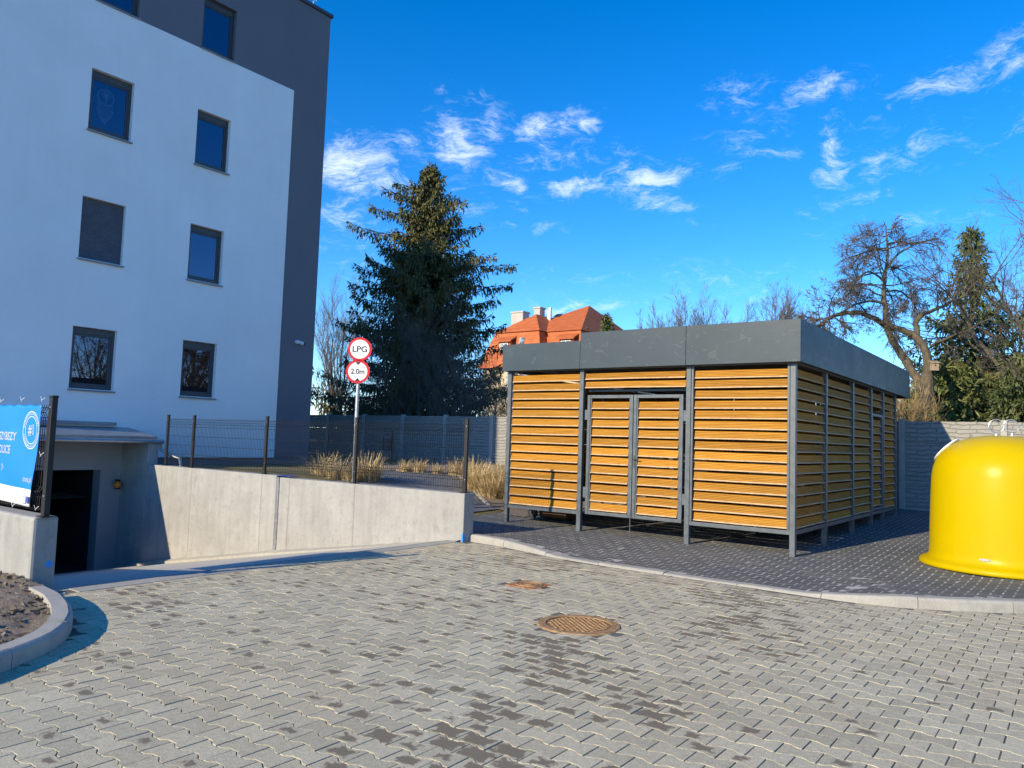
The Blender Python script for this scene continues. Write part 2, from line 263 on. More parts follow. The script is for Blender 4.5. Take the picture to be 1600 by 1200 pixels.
# ------------------------------------------------------------------ helpers
class MB:
    def __init__(s): s.v = []; s.f = []; s.mi = []
    def add(s, vs, fs, mi=0):
        o = len(s.v); s.v += [tuple(map(float, q)) for q in vs]; s.f += [tuple(o+i for i in q) for q in fs]; s.mi += [mi]*len(fs); return s
    def box(s, x0, x1, y0, y1, z0, z1, mi=0):
        return s.add([(x0,y0,z0),(x1,y0,z0),(x1,y1,z0),(x0,y1,z0),(x0,y0,z1),(x1,y0,z1),(x1,y1,z1),(x0,y1,z1)],
                     [(0,3,2,1),(4,5,6,7),(0,1,5,4),(1,2,6,5),(2,3,7,6),(3,0,4,7)], mi)
    def quad(s, *p, mi=0): return s.add(p, [tuple(range(len(p)))], mi)
    def tube(s, pts, rad, n=6, mi=0, cap=True):
        pts = [np.array(q, float) for q in pts]
        if not hasattr(rad, '__len__'): rad = [rad]*len(pts)
        vs = []; fs = []; a = None
        for i, q in enumerate(pts):
            t = pts[min(i+1, len(pts)-1)] - pts[max(i-1, 0)]; t = t/(np.linalg.norm(t)+1e-9)
            if a is None: a = np.cross(t, (0,0,1.) if abs(t[2]) < .9 else (1.,0,0))
            a = a - t*(a@t); a = a/(np.linalg.norm(a)+1e-9); b = np.cross(t, a)
            for k in range(n):
                th = 2*math.pi*k/n; vs.append(q + rad[i]*(math.cos(th)*a + math.sin(th)*b))
            if i:
                for k in range(n): fs.append(((i-1)*n+k, (i-1)*n+(k+1)%n, i*n+(k+1)%n, i*n+k))
        if cap: fs.append(tuple(range(n-1, -1, -1))); fs.append(tuple((len(pts)-1)*n+k for k in range(n)))
        return s.add(vs, fs, mi)
    def lathe(s, prof, n=40, c=(0,0), mi=0):
        vs = []; fs = []
        for (r_, z_) in prof:
            for k in range(n):
                th = 2*math.pi*k/n; vs.append((c[0]+r_*math.cos(th), c[1]+r_*math.sin(th), z_))
        for i in range(len(prof)-1):
            for k in range(n): fs.append((i*n+k, i*n+(k+1)%n, (i+1)*n+(k+1)%n, (i+1)*n+k))
        return s.add(vs, fs, mi)
    def build(s, name, mat, parent=None, smooth=False, bevel=0.0, loc=None, rotz=0.0):
        me = bpy.data.meshes.new(name); me.from_pydata(s.v, [], s.f)
        mats = mat if isinstance(mat, (list, tuple)) else [mat]
        for q in mats: me.materials.append(q)
        if len(mats) > 1: me.polygons.foreach_set('material_index', s.mi)
        if smooth: me.polygons.foreach_set('use_smooth', [True]*len(me.polygons))
        me.update()
        o = bpy.data.objects.new(name, me); COL.objects.link(o)
        if parent is not None: o.parent = parent
        if loc is not None: o.location = loc
        o.rotation_euler.z = rotz
        if bevel:
            bm_ = o.modifiers.new('bevel', 'BEVEL'); bm_.width = bevel; bm_.segments = 2; bm_.limit_method = 'ANGLE'; bm_.angle_limit = R(40)
        return o
def tag(o, label=None, cat=None, group=None, kind=None):
    if label: o['label'] = label
    if cat: o['category'] = cat
    if group: o['group'] = group
    if kind: o['kind'] = kind
    return o
def thing(name, label, cat, loc=(0,0,0), rotz=0.0, group=None):
    o = bpy.data.objects.new(name, None); COL.objects.link(o); o.location = loc; o.rotation_euler.z = rotz; o.empty_display_size = .2
    return tag(o, label, cat, group)
def structure(o): o['kind'] = 'structure'; return o
def text(name, body, size, mat, parent, origin, xdir, ydir, align='CENTER', bold=0.0, lift=0.0, wfac=1.0):
    cu = bpy.data.curves.new('t', 'FONT'); cu.body = body; cu.size = size; cu.align_x = align; cu.align_y = 'CENTER'; cu.offset = bold; cu.extrude = .0008
    t = bpy.data.objects.new('t', cu); COL.objects.link(t); dg = bpy.context.evaluated_depsgraph_get()
    me = bpy.data.meshes.new_from_object(t.evaluated_get(dg)); bpy.data.objects.remove(t); bpy.data.curves.remove(cu)
    xd = Vector(xdir).normalized(); yd = Vector(ydir).normalized(); nd = xd.cross(yd); og = Vector(origin) + nd*lift
    for v_ in me.vertices: v_.co = og + xd*v_.co.x*wfac + yd*v_.co.y + nd*v_.co.z
    me.name = name; me.materials.clear(); me.materials.append(mat)
    o = bpy.data.objects.new(name, me); COL.objects.link(o); o.parent = parent; return o
def sstep(a, b, x): t = np.clip((x-a)/(b-a), 0, 1); return t*t*(3-2*t)
def dist_poly(P, poly):
    P = np.atleast_2d(P); d = np.full(len(P), 1e9)
    for a, b in zip(poly[:-1], poly[1:]):
        a = np.array(a[:2]); b = np.array(b[:2]); ab = b-a; t = np.clip(((P-a)@ab)/(ab@ab), 0, 1)
        d = np.minimum(d, np.linalg.norm(P-(a+t[:,None]*ab), axis=1))
    return d
def inside(P, poly):
    P = np.atleast_2d(P); r = np.zeros(len(P), bool); n = len(poly)
    for i in range(n):
        x1, y1 = poly[i][:2]; x2, y2 = poly[(i+1) % n][:2]
        c = ((y1 > P[:,1]) != (y2 > P[:,1])) & (P[:,0] < (x2-x1)*(P[:,1]-y1)/((y2-y1) if y2 != y1 else 1e-9)+x1); r ^= c
    return r
# ------------------------------------------------------------------ ground levels
KR = [(-8.0,9.52,.11),(-7.2,9.45,.105),(-6.6,9.30,.08),(-5.95,9.12,.03),(-5.0,9.02,.022),(-3.6,8.97,.022),(-2.5,8.93,.03),(-2.05,8.93,.07),(-1.58,9.03,.11),(-1.07,9.29,.12),(-.54,9.68,.12),(-.05,10.2,.12),(.4,10.9,.12),(.65,11.8,.12),(.75,13,.12),(.75,20.1,.12)]
kr_line = [k[:2] for k in KR]
def pave_plane(x, y): return .08 - .008*(x+3.4) + .025*(y-11.3)
def pave_z(x, y):
    x = np.asarray(x, float); y = np.asarray(y, float)
    P = np.stack([x.ravel(), y.ravel()], 1); best = np.full(len(P), 1e9); hh = np.zeros(len(P))
    for a, b in zip(KR[:-1], KR[1:]):
        A = np.array(a[:2]); B = np.array(b[:2]); ab = B-A; t = np.clip(((P-A)@ab)/(ab@ab), 0, 1); d = np.linalg.norm(P-(A+t[:,None]*ab), axis=1)
        h = a[2]+t*(b[2]-a[2]); k = d < best; best[k] = d[k]; hh[k] = h[k]
    s_ = sstep(.15, 1.9, best); z = (hh-.010)*(1-s_) + pave_plane(P[:,0], P[:,1])*s_
    return z.reshape(x.shape)
def garden_z(x, y):
    x = np.asarray(x, float); y = np.asarray(y, float)
    s_ = sstep(-8.9, -13.5, x); return np.clip(pave_plane(x, y), .05, .32)*(1-s_) - .012 + s_*(.68 + .008*(y-9.6))
def hit(px, py):                                    # where a sight line meets the garden
    d = ray(px, py); t = 5.0
    while t < 80:
        P = _O + t*d
        if P[2] < float(garden_z(P[0], P[1])): return P
        t += .02
    return P
def sheet(name, xs, ys, fz, mat, mask=None):
    X, Y = np.meshgrid(xs, ys, indexing='ij'); Z = fz(X, Y); mb = MB(); nx, ny = X.shape
    vs = np.stack([X.ravel(), Y.ravel(), Z.ravel()], 1); fs = []
    for i in range(nx-1):
        for j in range(ny-1):
            if mask is not None and not mask((xs[i]+xs[i+1])/2, (ys[j]+ys[j+1])/2): continue
            fs.append((i*ny+j, (i+1)*ny+j, (i+1)*ny+j+1, i*ny+j+1))
    mb.add(vs, fs); return structure(mb.build(name, mat, smooth=True))
# far ground: one sheet to the horizon with the ramp cutting left open
gb = MB(); gx = [-900,-40,-18.75,-8.05,8,60,900]; gy = [-900,-4,3.5,9.45,20.6,120,1500]
for i in range(6):
    for j in range(6):
        if i == 2 and j == 2: continue
        gb.quad((gx[i],gy[j],-.06),(gx[i+1],gy[j],-.06),(gx[i+1],gy[j+1],-.06),(gx[i],gy[j+1],-.06))
structure(gb.build('ground', M['far_ground']))
# pavers: one mesh of interlocking double-T blocks
def pavers(name, x0, x1, y0, y1, ok, fz, mat, wet, seed, jit=.0009, gap=.0022):
    rs = np.random.RandomState(seed); Lb, Pt, A, sl_ = .2125, .1425, .013, .020
    def ring(g):
        hf, hw, e = Pt/2+A-g, Pt/2-A-g, Lb/2-g*1.9; q = Lb/4
        top = [(-e,hf),(-q-sl_,hf),(-q+sl_,hw),(q-sl_,hw),(q+sl_,hf),(e,hf)]
        return np.array(top + [(a,-b) for a, b in top[::-1]])
    r0, r1 = ring(gap+.0026), ring(gap)
    n = 12; tv = np.concatenate([np.c_[r0, np.zeros(n)], np.c_[r1, np.full(n,-.0011)], np.c_[r1, np.full(n,-.03)]])
    tf = []
    for k in range(n):
        k2 = (k+1) % n; tf.append((k, n+k, n+k2, k2)); tf.append((n+k, 2*n+k, 2*n+k2, n+k2))
    C = []
    for j in range(int((y1-y0)/Pt)+1):
        for i in range(int((x1-x0)/Lb)+2):
            C.append((x0+i*Lb+(j % 2)*Lb/2, y0+j*Pt))
    C = np.array(C); C = C[ok(C)]; nb = len(C); Z = fz(C[:,0], C[:,1])
    e = .08; gxs = (fz(C[:,0]+e, C[:,1])-fz(C[:,0]-e, C[:,1]))/(2*e); gys = (fz(C[:,0], C[:,1]+e)-fz(C[:,0], C[:,1]-e))/(2*e)
    tilt = rs.normal(0, .0045, (nb, 2)); gxs = gxs+tilt[:,0]; gys = gys+tilt[:,1]; dz = rs.normal(0, jit, nb)
    ang = rs.normal(0, .006, nb); ca, sa = np.cos(ang), np.sin(ang); off = rs.normal(0, .0007, (nb, 2))
    lx = tv[None,:,0]*ca[:,None]-tv[None,:,1]*sa[:,None]; ly = tv[None,:,0]*sa[:,None]+tv[None,:,1]*ca[:,None]
    V = np.empty((nb, len(tv), 3)); V[:,:,0] = C[:,None,0]+lx+off[:,None,0]; V[:,:,1] = C[:,None,1]+ly+off[:,None,1]
    V[:,:,2] = Z[:,None]+dz[:,None]+tv[None,:,2]+lx*gxs[:,None]+ly*gys[:,None]
    # centre vertex for the blotch falloff
    cv = np.stack([C[:,0]+off[:,0], C[:,1]+off[:,1], Z+dz], 1)[:,None,:]; V = np.concatenate([V, cv], 1); nv = len(tv)+1
    tops = [(36, k+1 if k < 11 else 0, k) for k in range(12)]
    F4 = np.array([q for q in tf]); F3 = np.array(tops)
    base = (np.arange(nb)*nv)[:,None,None]; f4 = (F4[None]+base).reshape(-1, 4); f3 = (F3[None]+base).reshape(-1, 3)
    me = bpy.data.meshes.new(name); me.vertices.add(nb*nv); me.vertices.foreach_set('co', V.reshape(-1))
    nl = f4.size+f3.size; me.loops.add(nl); me.loops.foreach_set('vertex_index', np.concatenate([f4.ravel(), f3.ravel()]).astype(np.int32))
    npoly = len(f4)+len(f3); me.polygons.add(npoly)
    st = np.concatenate([np.arange(len(f4))*4, f4.size+np.arange(len(f3))*3]); me.polygons.foreach_set('loop_start', st.astype(np.int32))
    me.update(calc_edges=True); me.validate(); me.shade_flat()
    at = me.attributes.new('blk', 'FLOAT_COLOR', 'POINT'); W = wet(C, rs); Rn = rs.rand(nb)
    col = np.ones((nb, nv, 4), np.float32); col[:,:,0] = Rn[:,None]; col[:,:,1] = W[:,None]; col[:,:,2] = 1.0; col[:,36,2] = 0.0; col[:,:,3] = (.85*np.exp(-(dist_poly(C, kr_line)/.42)**1.2) if 'road' in name else np.zeros(nb))[:,None]
    at.data.foreach_set('color', col.reshape(-1)); lo_ = np.zeros((nb, nv, 3), np.float32); lo_[:,:36,0] = tv[None,:,0]/.105; lo_[:,:36,1] = tv[None,:,1]/.074; me.attributes.new('loc', 'FLOAT_VECTOR', 'POINT').data.foreach_set('vector', lo_.reshape(-1)); me.materials.append(mat)
    o = bpy.data.objects.new(name, me); COL.objects.link(o); return structure(o)
BLOT = [(850,1030,90,45,.95),(960,1055,60,25,.7),(720,1150,170,70,.85),(560,1180,70,40,.6),(900,1190,70,30,.6),(620,1010,110,60,.4),(640,885,130,18,.55),(560,905,150,25,.4),(900,880,80,14,.9),(820,870,110,12,.6),
        (1160,945,90,40,.85),(1230,980,60,18,.5),(230,938,80,18,.8),(700,930,130,30,.45),(1010,1115,60,25,.75),(1060,1160,50,18,.5),(1290,940,140,12,.5),(1100,905,120,10,.7),(1380,1150,60,14,.45),(1180,1090,80,20,.35),(420,990,60,15,.25)]
def road_wet(C, rs):
    v = np.zeros(len(C))
    for (px, py, a, b, s_) in BLOT:
        c = at_z(px, py)[:2]; ex = at_z(px+a*1.3, py)[:2]-c; ey = at_z(px, py-b*1.3)[:2]-c; Mi = np.linalg.inv(np.stack([ex, ey], 1)); q = (C-c)@Mi.T
        v = np.maximum(v, s_*np.exp(-(q**2).sum(1)))
    k = rs.rand(len(C)); v = np.maximum(v, .13); wv_ = np.where(k < v*.85, .35+.75*v*rs.rand(len(C))**.7, -.5+.3*rs.rand(len(C)))
    return wv_
KL = [at_z(*q, .125)[:2] for q in [(73.5,914),(98,925),(112,941),(115,957),(106,972.5),(85,988),(57,1000),(0,1021)]]
dv = np.array(KL[-1])-np.array(KL[-2]); KL = KL+[KL[-1]+dv*.9, KL[-1]+dv*2.2+np.array((.1,-.3)), KL[-1]+dv*3.2+np.array((.1,-1.4)), KL[-1]+dv*3.4+np.array((.1,-6.))]
BED = KL+[np.array((-30,-6.)), np.array((-30,3.45)), np.array((-8.0,3.45))]
KRP = [k[:2] for k in KR]+[(-30,20.1),(-30,9.52)]
def on_road(C):
    r_ = ~inside(C, KRP) & (dist_poly(C, kr_line) > .05) & ~inside(C, BED) & (C[:,0] > -7.93)
    mh = (np.hypot(C[:,0]-MH1[0], C[:,1]-MH1[1]) < .37) | ((abs(C[:,0]-MH2[0]) < .24) & (abs(C[:,1]-MH2[1]) < .22))
    return r_ & ~mh & ~((C[:,1] > 9.3) & (C[:,0] < -7.7))
MH1 = (-3.62, 5.97); MH2 = (-5.02, 7.2)
zero = lambda x, y: np.zeros_like(np.asarray(x, float))
pavers('paved_road', -8.05, 6.0, -2.5, 13.0, on_road, zero, M['paver'], road_wet, 3)
sb = MB(); sb.quad((-8.04,-3,-.0055),(6.5,-3,-.0055),(6.5,20,-.0055),(-8.04,20,-.0055)); structure(sb.build('road_bed', M['sand']))
PATHP = None
def on_pave(C): return inside(C, KRP) & (dist_poly(C, kr_line) > .20) & (C[:,0] > -9.9) & (C[:,1] < 20.1) & ~inside(C, GBED) & ~((C[:,0] < -7.75) & (C[:,1] < 9.62))
pe = [np.array(hit(*q)[:2]) for q in [(760,788),(714,744),(680,738),(594,736)]]
GBED = [pe[0], pe[1], pe[2], pe[3], np.array((-30, 21.)), np.array((-8.55, 21.)), np.array((-8.55, 12.0))]
pavers('dark_pavement', -9.9, 5.5, 8.9, 20.1, on_pave, pave_z, M['paver_dark'], lambda C, rs: -.5+.3*rs.rand(len(C)), 5, .0007, .0052)
sheet('pavement_bed', np.arange(-10, .8, .1), np.arange(9.1, 20.3, .1), lambda X, Y: pave_z(X, Y)-.0022, M['sand_light'], lambda x, y: inside((x, y), KRP)[0] and not (x < -8.0 and y < 9.9) and (y > 10.5 and x < 0 or dist_poly((x, y), kr_line)[0] > .16))
# garden
sheet('garden_ground', np.arange(-30, -8.49, .25), np.arange(9.6, 20.6, .25), lambda X, Y: garden_z(X, Y)+.006*np.sin(X*9)*np.cos(Y*11)-.008*sstep(-9.9, -9.2, X), M['lawn'], lambda x, y: x > -18.7 or y > 14.8)
# garden path, laid on the garden
pl = MB(); A_ = pe; Bs = [np.array((-9.9, 11.9)), np.array((-9.9, 10.2)), np.array((-11.3, 10.3)), np.array((-12.6, 11.4)), np.array((-14.2, 13.6))]
poly = [np.array((-9.0, 12.2))]+A_[0:1]+[A_[1], A_[2], A_[3], np.array((-19.5, 17.4)), np.array((-19.0, 16.2)), np.array((-15.2, 14.6)), np.array((-13.0, 12.2)), np.array((-12.0, 9.7)), np.array((-8.6, 9.7)), np.array((-8.6, 11.2))]
xs = np.arange(-20, -8.4, .2); ys = np.arange(9.7, 18.5, .2)
sheet('garden_path', xs, ys, lambda X, Y: garden_z(X, Y)+.02, M['path'], lambda x, y: inside((x, y), poly)[0] and x < -9.6)
eb = MB(); ep = [np.array(hit(*q)) for q in [(763,791),(738,766),(714,743)]]+[np.array(hit(*q)) for q in [(690,739),(640,737),(596,736)]]
ee = [];
for a, b in zip(ep[:-1], ep[1:]):
    nn = max(2, int(np.linalg.norm(b-a)/.3))
    for i in range(nn): ee.append(a+(b-a)*i/nn)
for a, b in zip(ee[:-1], ee[1:]):
    d = (b-a)[:2]; d = d/np.linalg.norm(d); nn = np.array((-d[1], d[0]))*.035; z0 = float(garden_z(a[0], a[1])); z1 = float(garden_z(b[0], b[1]))
    q = [(a[0]-nn[0],a[1]-nn[1],z0+.05),(b[0]-nn[0],b[1]-nn[1],z1+.05),(b[0]+nn[0],b[1]+nn[1],z1+.05),(a[0]+nn[0],a[1]+nn[1],z0+.05)]
    q2 = [(x,y,z-.12) for x,y,z in q]; eb.add(q+q2, [(0,1,2,3),(0,4,5,1),(2,6,7,3),(1,5,6,2),(3,7,4,0)])
structure(eb.build('path_edging', M['kerb']))
gs = MB(); 
def bed_strip(x, y): return inside((x, y), GBED)[0] and x > -17
sheet('gravel_bed', np.arange(-17, -8.4, .2), np.arange(10.5, 20.4, .2), lambda X, Y: garden_z(X, Y)+.03+.012*np.sin(X*13+Y*3)*np.cos(Y*12), M['soil'], bed_strip)
# kerbs
def kerb(name, line, hf, inner, width=.15, stone=.95, seed=1, bottom=-.1):
    rs = np.random.RandomState(seed); P = [np.array(q[:2], float) for q in line]; seg = [np.linalg.norm(b-a) for a, b in zip(P[:-1], P[1:])]; tot = sum(seg); cum = np.r_[0, np.cumsum(seg)]
    def pt(s_):
        s_ = min(max(s_, 0), tot-1e-6); i = int(np.searchsorted(cum, s_, 'right')-1); i = min(i, len(seg)-1); t = (s_-cum[i])/seg[i]
        return P[i]+(P[i+1]-P[i])*t, hf(i, t)
    def nrm(s_):
        a, _ = pt(s_-.12); b, _ = pt(s_+.12); d = (b-a)/np.linalg.norm(b-a); return np.array((-d[1], d[0]))*inner
    mb = MB(); s_ = 0
    while s_ < tot-.05:
        e = min(s_+stone, tot); k = max(1, int((e-s_)/.16)); vs = []; fs = []; dz = rs.normal(0, .003)
        for i in range(k+1):
            q = s_+.004+(e-s_-.008)*i/k; c, h = pt(q); n_ = nrm(q); h += dz
            ch = min(.03, h*.6)
            vs += [(c[0],c[1],bottom),(c[0],c[1],h-ch),(c[0]+n_[0]*.018,c[1]+n_[1]*.018,h-ch*.25),(c[0]+n_[0]*.035,c[1]+n_[1]*.035,h),(c[0]+n_[0]*width,c[1]+n_[1]*width,h),(c[0]+n_[0]*width,c[1]+n_[1]*width,bottom)]
        for i in range(k):
            for j in range(5): fs.append((i*6+j, i*6+j+1, (i+1)*6+j+1, (i+1)*6+j))
        fs.append((0,1,2,3,4,5)); fs.append(tuple(k*6+j for j in (5,4,3,2,1,0))); mb.add(vs, fs); s_ = e
    return structure(mb.build(name, M['kerb']))
kerb('kerb', KR, lambda i, t: KR[i][2]+(KR[i+1][2]-KR[i][2])*t, 1, seed=2)
kerb('kerb_at_flower_bed', KL, lambda i, t: .125, -1, stone=.8, seed=4)
# soil in the bed behind the left kerb
def bz(X, Y): return .085+.02*np.sin(X*5.1+Y*3)*np.cos(Y*6.3)+np.random.RandomState(9).normal(0, .013, X.shape)
sheet('flower_bed_soil', np.arange(-13, -4.4, .06), np.arange(-2, 3.4, .06), bz, M['soil'], lambda x, y: inside((x, y), BED)[0] and dist_poly((x, y), KL)[0] > .09)
# clods
cb_ = MB(); rs = np.random.RandomState(12); k = 0
while k < 900:
    x, y = rs.uniform(-9.6, -5.6), rs.uniform(1.2, 3.35)
    if not inside((x, y), BED)[0] or dist_poly((x, y), KL)[0] < .19: continue
    s_ = rs.uniform(.006, .03); q = [(x+rs.normal(0, s_), y+rs.normal(0, s_), .085+rs.uniform(-.01, s_*1.6)) for _ in range(5)]
    cb_.add(q, [(0,1,2),(0,2,3),(0,3,4),(1,2,4),(1,4,3),(0,1,4)]); k += 1
tag(cb_.build('soil_clods', M['soil']), 'loose brown clods scattered over the bare soil behind the curved kerb', 'soil', kind='stuff')
# ramp
RX0, RX1 = -8.05, -18.6
def ramp_z(x): return -.004 - .163*(-8.05-x) if x < -8.05 else 0
rb = MB(); rb.quad((RX0,3.55,-.006),(RX1,3.55,ramp_z(RX1)),(RX1,9.4,ramp_z(RX1)),(RX0,9.4,-.006)); structure(rb.build('ramp', M['ramp']))
db = MB(); db.box(-8.10,-8.06,3.7,9.34,-.08,.001); kb = MB(); kb.box(-8.058,-7.84,3.66,9.34,-.08,.004); structure(kb.build('ramp_edging', M['kerb']))
structure(db.build('drain_channel', M['litter']))
gt = MB(); gt.add([(-7.85,9.20,.006),(-12.5,9.20,ramp_z(-12.5)+.05),(-17.5,9.20,ramp_z(-17.5)+.05),(-17.5,9.35,ramp_z(-17.5)+.09),(-12.5,9.35,ramp_z(-12.5)+.09),(-7.85,9.35,.03),(-12.5,9.2,ramp_z(-12.5)-.1),(-17.5,9.2,ramp_z(-17.5)-.1),(-8.05,9.2,-.1)],[(0,1,4,5),(1,2,3,4),(0,8,6,1),(1,6,7,2)]); structure(gt.build('gutter_strip', M['kerb']))
# ------------------------------------------------------------------ manhole covers
t = thing('manhole_cover', 'large round rusty manhole cover studded with raised pads in the grey paving', 'manhole cover', (MH1[0],MH1[1],0), R(20), 'iron covers in the paving')
MB().lathe([(.285,-.03),(.285,.002),(.0,.002)], 48).build('lid', M['rust_dark'], t)
MB().lathe([(.292,-.03),(.292,.008),(.36,.008),(.372,-.002),(.372,-.03)], 48).build('frame', M['rust'], t)
pb = MB()
for i in range(-7, 8):
    for j in range(-7, 8):
        x, y = i*.045+(j % 2)*.0225, j*.04
        if math.hypot(x, y) < .262: pb.box(x-.013,x+.013,y-.009,y+.009,.0018,.0085)
pb.build('raised_pads', M['rust'], t)
MB().lathe([(.372,-.03),(.372,-.004),(.405,-.004),(.405,-.03)], 48).build('mortar_ring', M['sand'], t)
t = thing('valve_cover', 'small square reddish rusty cover with ringed round lid near the kerb', 'manhole cover', (MH2[0],MH2[1],0), 0, 'iron covers in the paving')
MB().box(-.2,.2,-.19,.19,-.03,.003).build('frame', M['rust_red'], t, bevel=.004)
vb = MB().lathe([(.15,.003),(.15,.010),(.135,.010),(.135,.005),(.11,.005),(.11,.010),(.09,.010),(.09,.005),(.05,.005),(.05,.011),(0,.011)], 40)
vb.build('lid', M['rust'], t)
# ------------------------------------------------------------------ retaining walls
WY = 9.35
t = thing('retaining_wall', 'long pale concrete retaining wall carrying the black mesh fence beside the garage ramp', 'wall', (0,0,0))
wb = MB()
def wallpiece(mb, x0, x1, zt): mb.box(x0, x1, WY, WY+.25, -2.4, zt)
wb1 = MB(); wallpiece(wb1, -12.40, -7.80, .745); wb1.build('wall_section', M['concrete'], t, bevel=.012)
wb2 = MB(); wallpiece(wb2, -17.25, -12.50, .775); wb2.build('wall_section', M['concrete'], t, bevel=.012)
wb3 = MB(); wallpiece(wb3, -18.7, -17.254, 1.26); wb3.build('wall_section', M['concrete'], t, bevel=.012)
jb = MB(); jb.box(-12.50,-12.40,WY+.03,WY+.22,-2,.70); jb.box(-12.485,-12.415,WY-.004,WY+.03,-2,.74); jb.build('expansion_joint', M['galv'], t)
MB().box(-12.48,-12.1,WY+.0,WY+.2,.777,.783).build('joint_cap', M['flag_blue'], t)
b_ = MB(); b_.add([(-7.797,WY+.0,0.005),(-7.797,WY+.05,0.005),(-7.797,WY+.06,.09),(-7.797,WY+.0,.15)],[(0,1,2,3)]); b_.add([(-7.8,WY-.0025,0.005),(-7.83,WY-.0025,0.005),(-7.83,WY-.0025,.10),(-7.8,WY-.0025,.15)],[(0,3,2,1)]); b_.build('paint_mark', M['blue_paint'], t)
t = thing('retaining_wall', 'short thick concrete wall end at the left under the blue banner', 'wall', (0,0,0))
MB().box(-18.4,-8.3,3.39,3.63,-2.4,.69).build('wall_section', M['concrete_rough'], t, bevel=.03)
d_ = MB(); cpt = at_x(80,881,-8.296); d_.lathe([(0,0),(.03,.0),(.034,.002),(0,.0025)],14); o = d_.build('paint_mark', M['blue_paint'], t); o.rotation_euler = (0,R(90),0); o.location = (-8.3008,cpt[1]-.02,cpt[2])
# ------------------------------------------------------------------ mesh fences
def mesh_panel(x0, x1, y, z0, z1, parent):
    mb = MB(); r_ = .0036; h = z1-z0; folds = [(z1-.05, z1-.15), (z0+.30, z0+.20)] if h > .7 else []
    def prof(z):
        for a, b in ((z1-.03, z1-.13), (z0+.24, z0+.14), ):
            if b < z < a: return -.028*(1-abs((z-(a+b)/2)/((a-b)/2)))
        return 0
    zs = sorted({z0, z1, z1-.03, z1-.08, z1-.13, z0+.24, z0+.19, z0+.14})
    n = int((x1-x0)/.05)
    for i in range(n+1):
        x = x0+(x1-x0)*i/n; mb.tube([(x, y+prof(z), z) for z in zs], r_, 4, cap=False)
    for z in [z0+.02, z0+.14, z0+.19, z0+.24, z0+.44, z0+.64, z0+.84, z1-.13, z1-.08, z1-.03]:
        if z < z1: mb.tube([(x0, y+prof(z)-.006, z), (x1, y+prof(z)-.006, z)], r_*1.1, 4, cap=False)
    return mb.build('mesh_panel', M['black'], parent)
def fpost(x, y, z0, z1, parent, w_=.032, d_=.022):
    mb = MB(); mb.box(x-w_, x+w_, y-d_, y+d_, z0+.008, z1); o = mb.build('post', M['black'], parent, bevel=.004)
    MB().box(x-w_-.003, x+w_+.003, y-d_-.003, y+d_+.003, z1, z1+.025).build('cap', M['black'], o, bevel=.004)
    MB().box(x-.075, x+.075, y-.055, y+.055, z0, z0+.008).build('base_plate', M['black'], o)
    for zz in (z1-.1, z0+.2): MB().box(x+.012, x+.026, y-d_-.012, y-d_, zz, zz+.014).build('bolt', M['galv'], o)
t = thing('wire_fence', 'black welded mesh fence on top of the pale concrete wall by the ramp', 'fence')
FX = [-16.68,-15.63,-13.05,-10.45,-7.90]; FY = 9.47
for i, x in enumerate(FX): fpost(x, FY, .778 if x < -12.5 else .747, 1.89, t)
for a, b in zip(FX[:-1], FX[1:]): mesh_panel(a+.035, b-.035, FY-.03, .81, 1.84, t)
t = thing('wire_fence', 'black mesh fence post and panel on the wall end behind the blue banner', 'fence')
fpost(-8.42+.1, 3.50, .69, 1.87, t, .036, .028); fpost(-10.9, 3.50, .69, 1.87, t, .036, .028); mesh_panel(-10.86, -8.36, 3.475, .74, 1.80, t)
# banner
bt = thing('banner', 'blue advertising banner with white lettering tied to the black mesh fence', 'banner')
BY = 3.43; nxb, nzb = 60, 30; bb = MB(); vs = []
bR_top, bL = -8.39, -10.75; ztop, zbot = 1.80, .775
def bpt(u, v):                                   # u 0 left..1 right, v 0 bottom..1 top
    xr = bR_top - .105*(1-v)**1.6; x = bL+(xr-bL)*u; z = zbot+(ztop-zbot)*v - .012*math.sin(u*math.pi*9)**2*v**6 + (1-v)*.06*(1-u)
    y = BY - .012*math.sin(u*17+v*3)*math.sin(v*3.14)-.02*(1-v)*u**6*math.sin(v*6) - .01; return (x, y, z)
for i in range(nxb+1):
    for j in range(nzb+1): vs.append(bpt(i/nxb, j/nzb))
fs = []; mi = []
for i in range(nxb):
    for j in range(nzb): fs.append((i*(nzb+1)+j, (i+1)*(nzb+1)+j, (i+1)*(nzb+1)+j+1, i*(nzb+1)+j+1)); mi.append(1 if (j+.5)/nzb < .17 else 0)
bb.v = vs; bb.f = fs; bb.mi = mi; o = bb.build('banner_sheet', [M['banner_blue'], M['banner_white']], bt, smooth=True)
sd = o.modifiers.new('solid', 'SOLIDIFY'); sd.thickness = .002
def bp(px, py): q = at_y(px, py, BY-.03); return (q[0], BY-.03, q[2])
X1, Z1 = (1,0,0), (0,0,1)
def btxt(name, s_, px, py, size, mat, align='RIGHT', bold=0.0, wf=1.0):
    return text(name, s_, size, mat, bt, bp(px, py), X1, Z1, align, bold, 0, wf)
btxt('lettering', 'NAJSZYBSZY', 22.6, 682.5, .118, M['banner_white'], 'RIGHT', .0022, .96)
btxt('lettering', 'W POLSCE', 14.6, 703, .118, M['banner_white'], 'RIGHT', .0022, .96)
btxt('lettering', 'y.', 3.2, 727, .10, M['banner_white'], 'RIGHT', .0018, 1.1)
btxt('lettering', 'inea.pl', 46.5, 750, .082, M['banner_white'], 'RIGHT', .0008, .95)
c0 = bp(44.3, 672); RR = .168
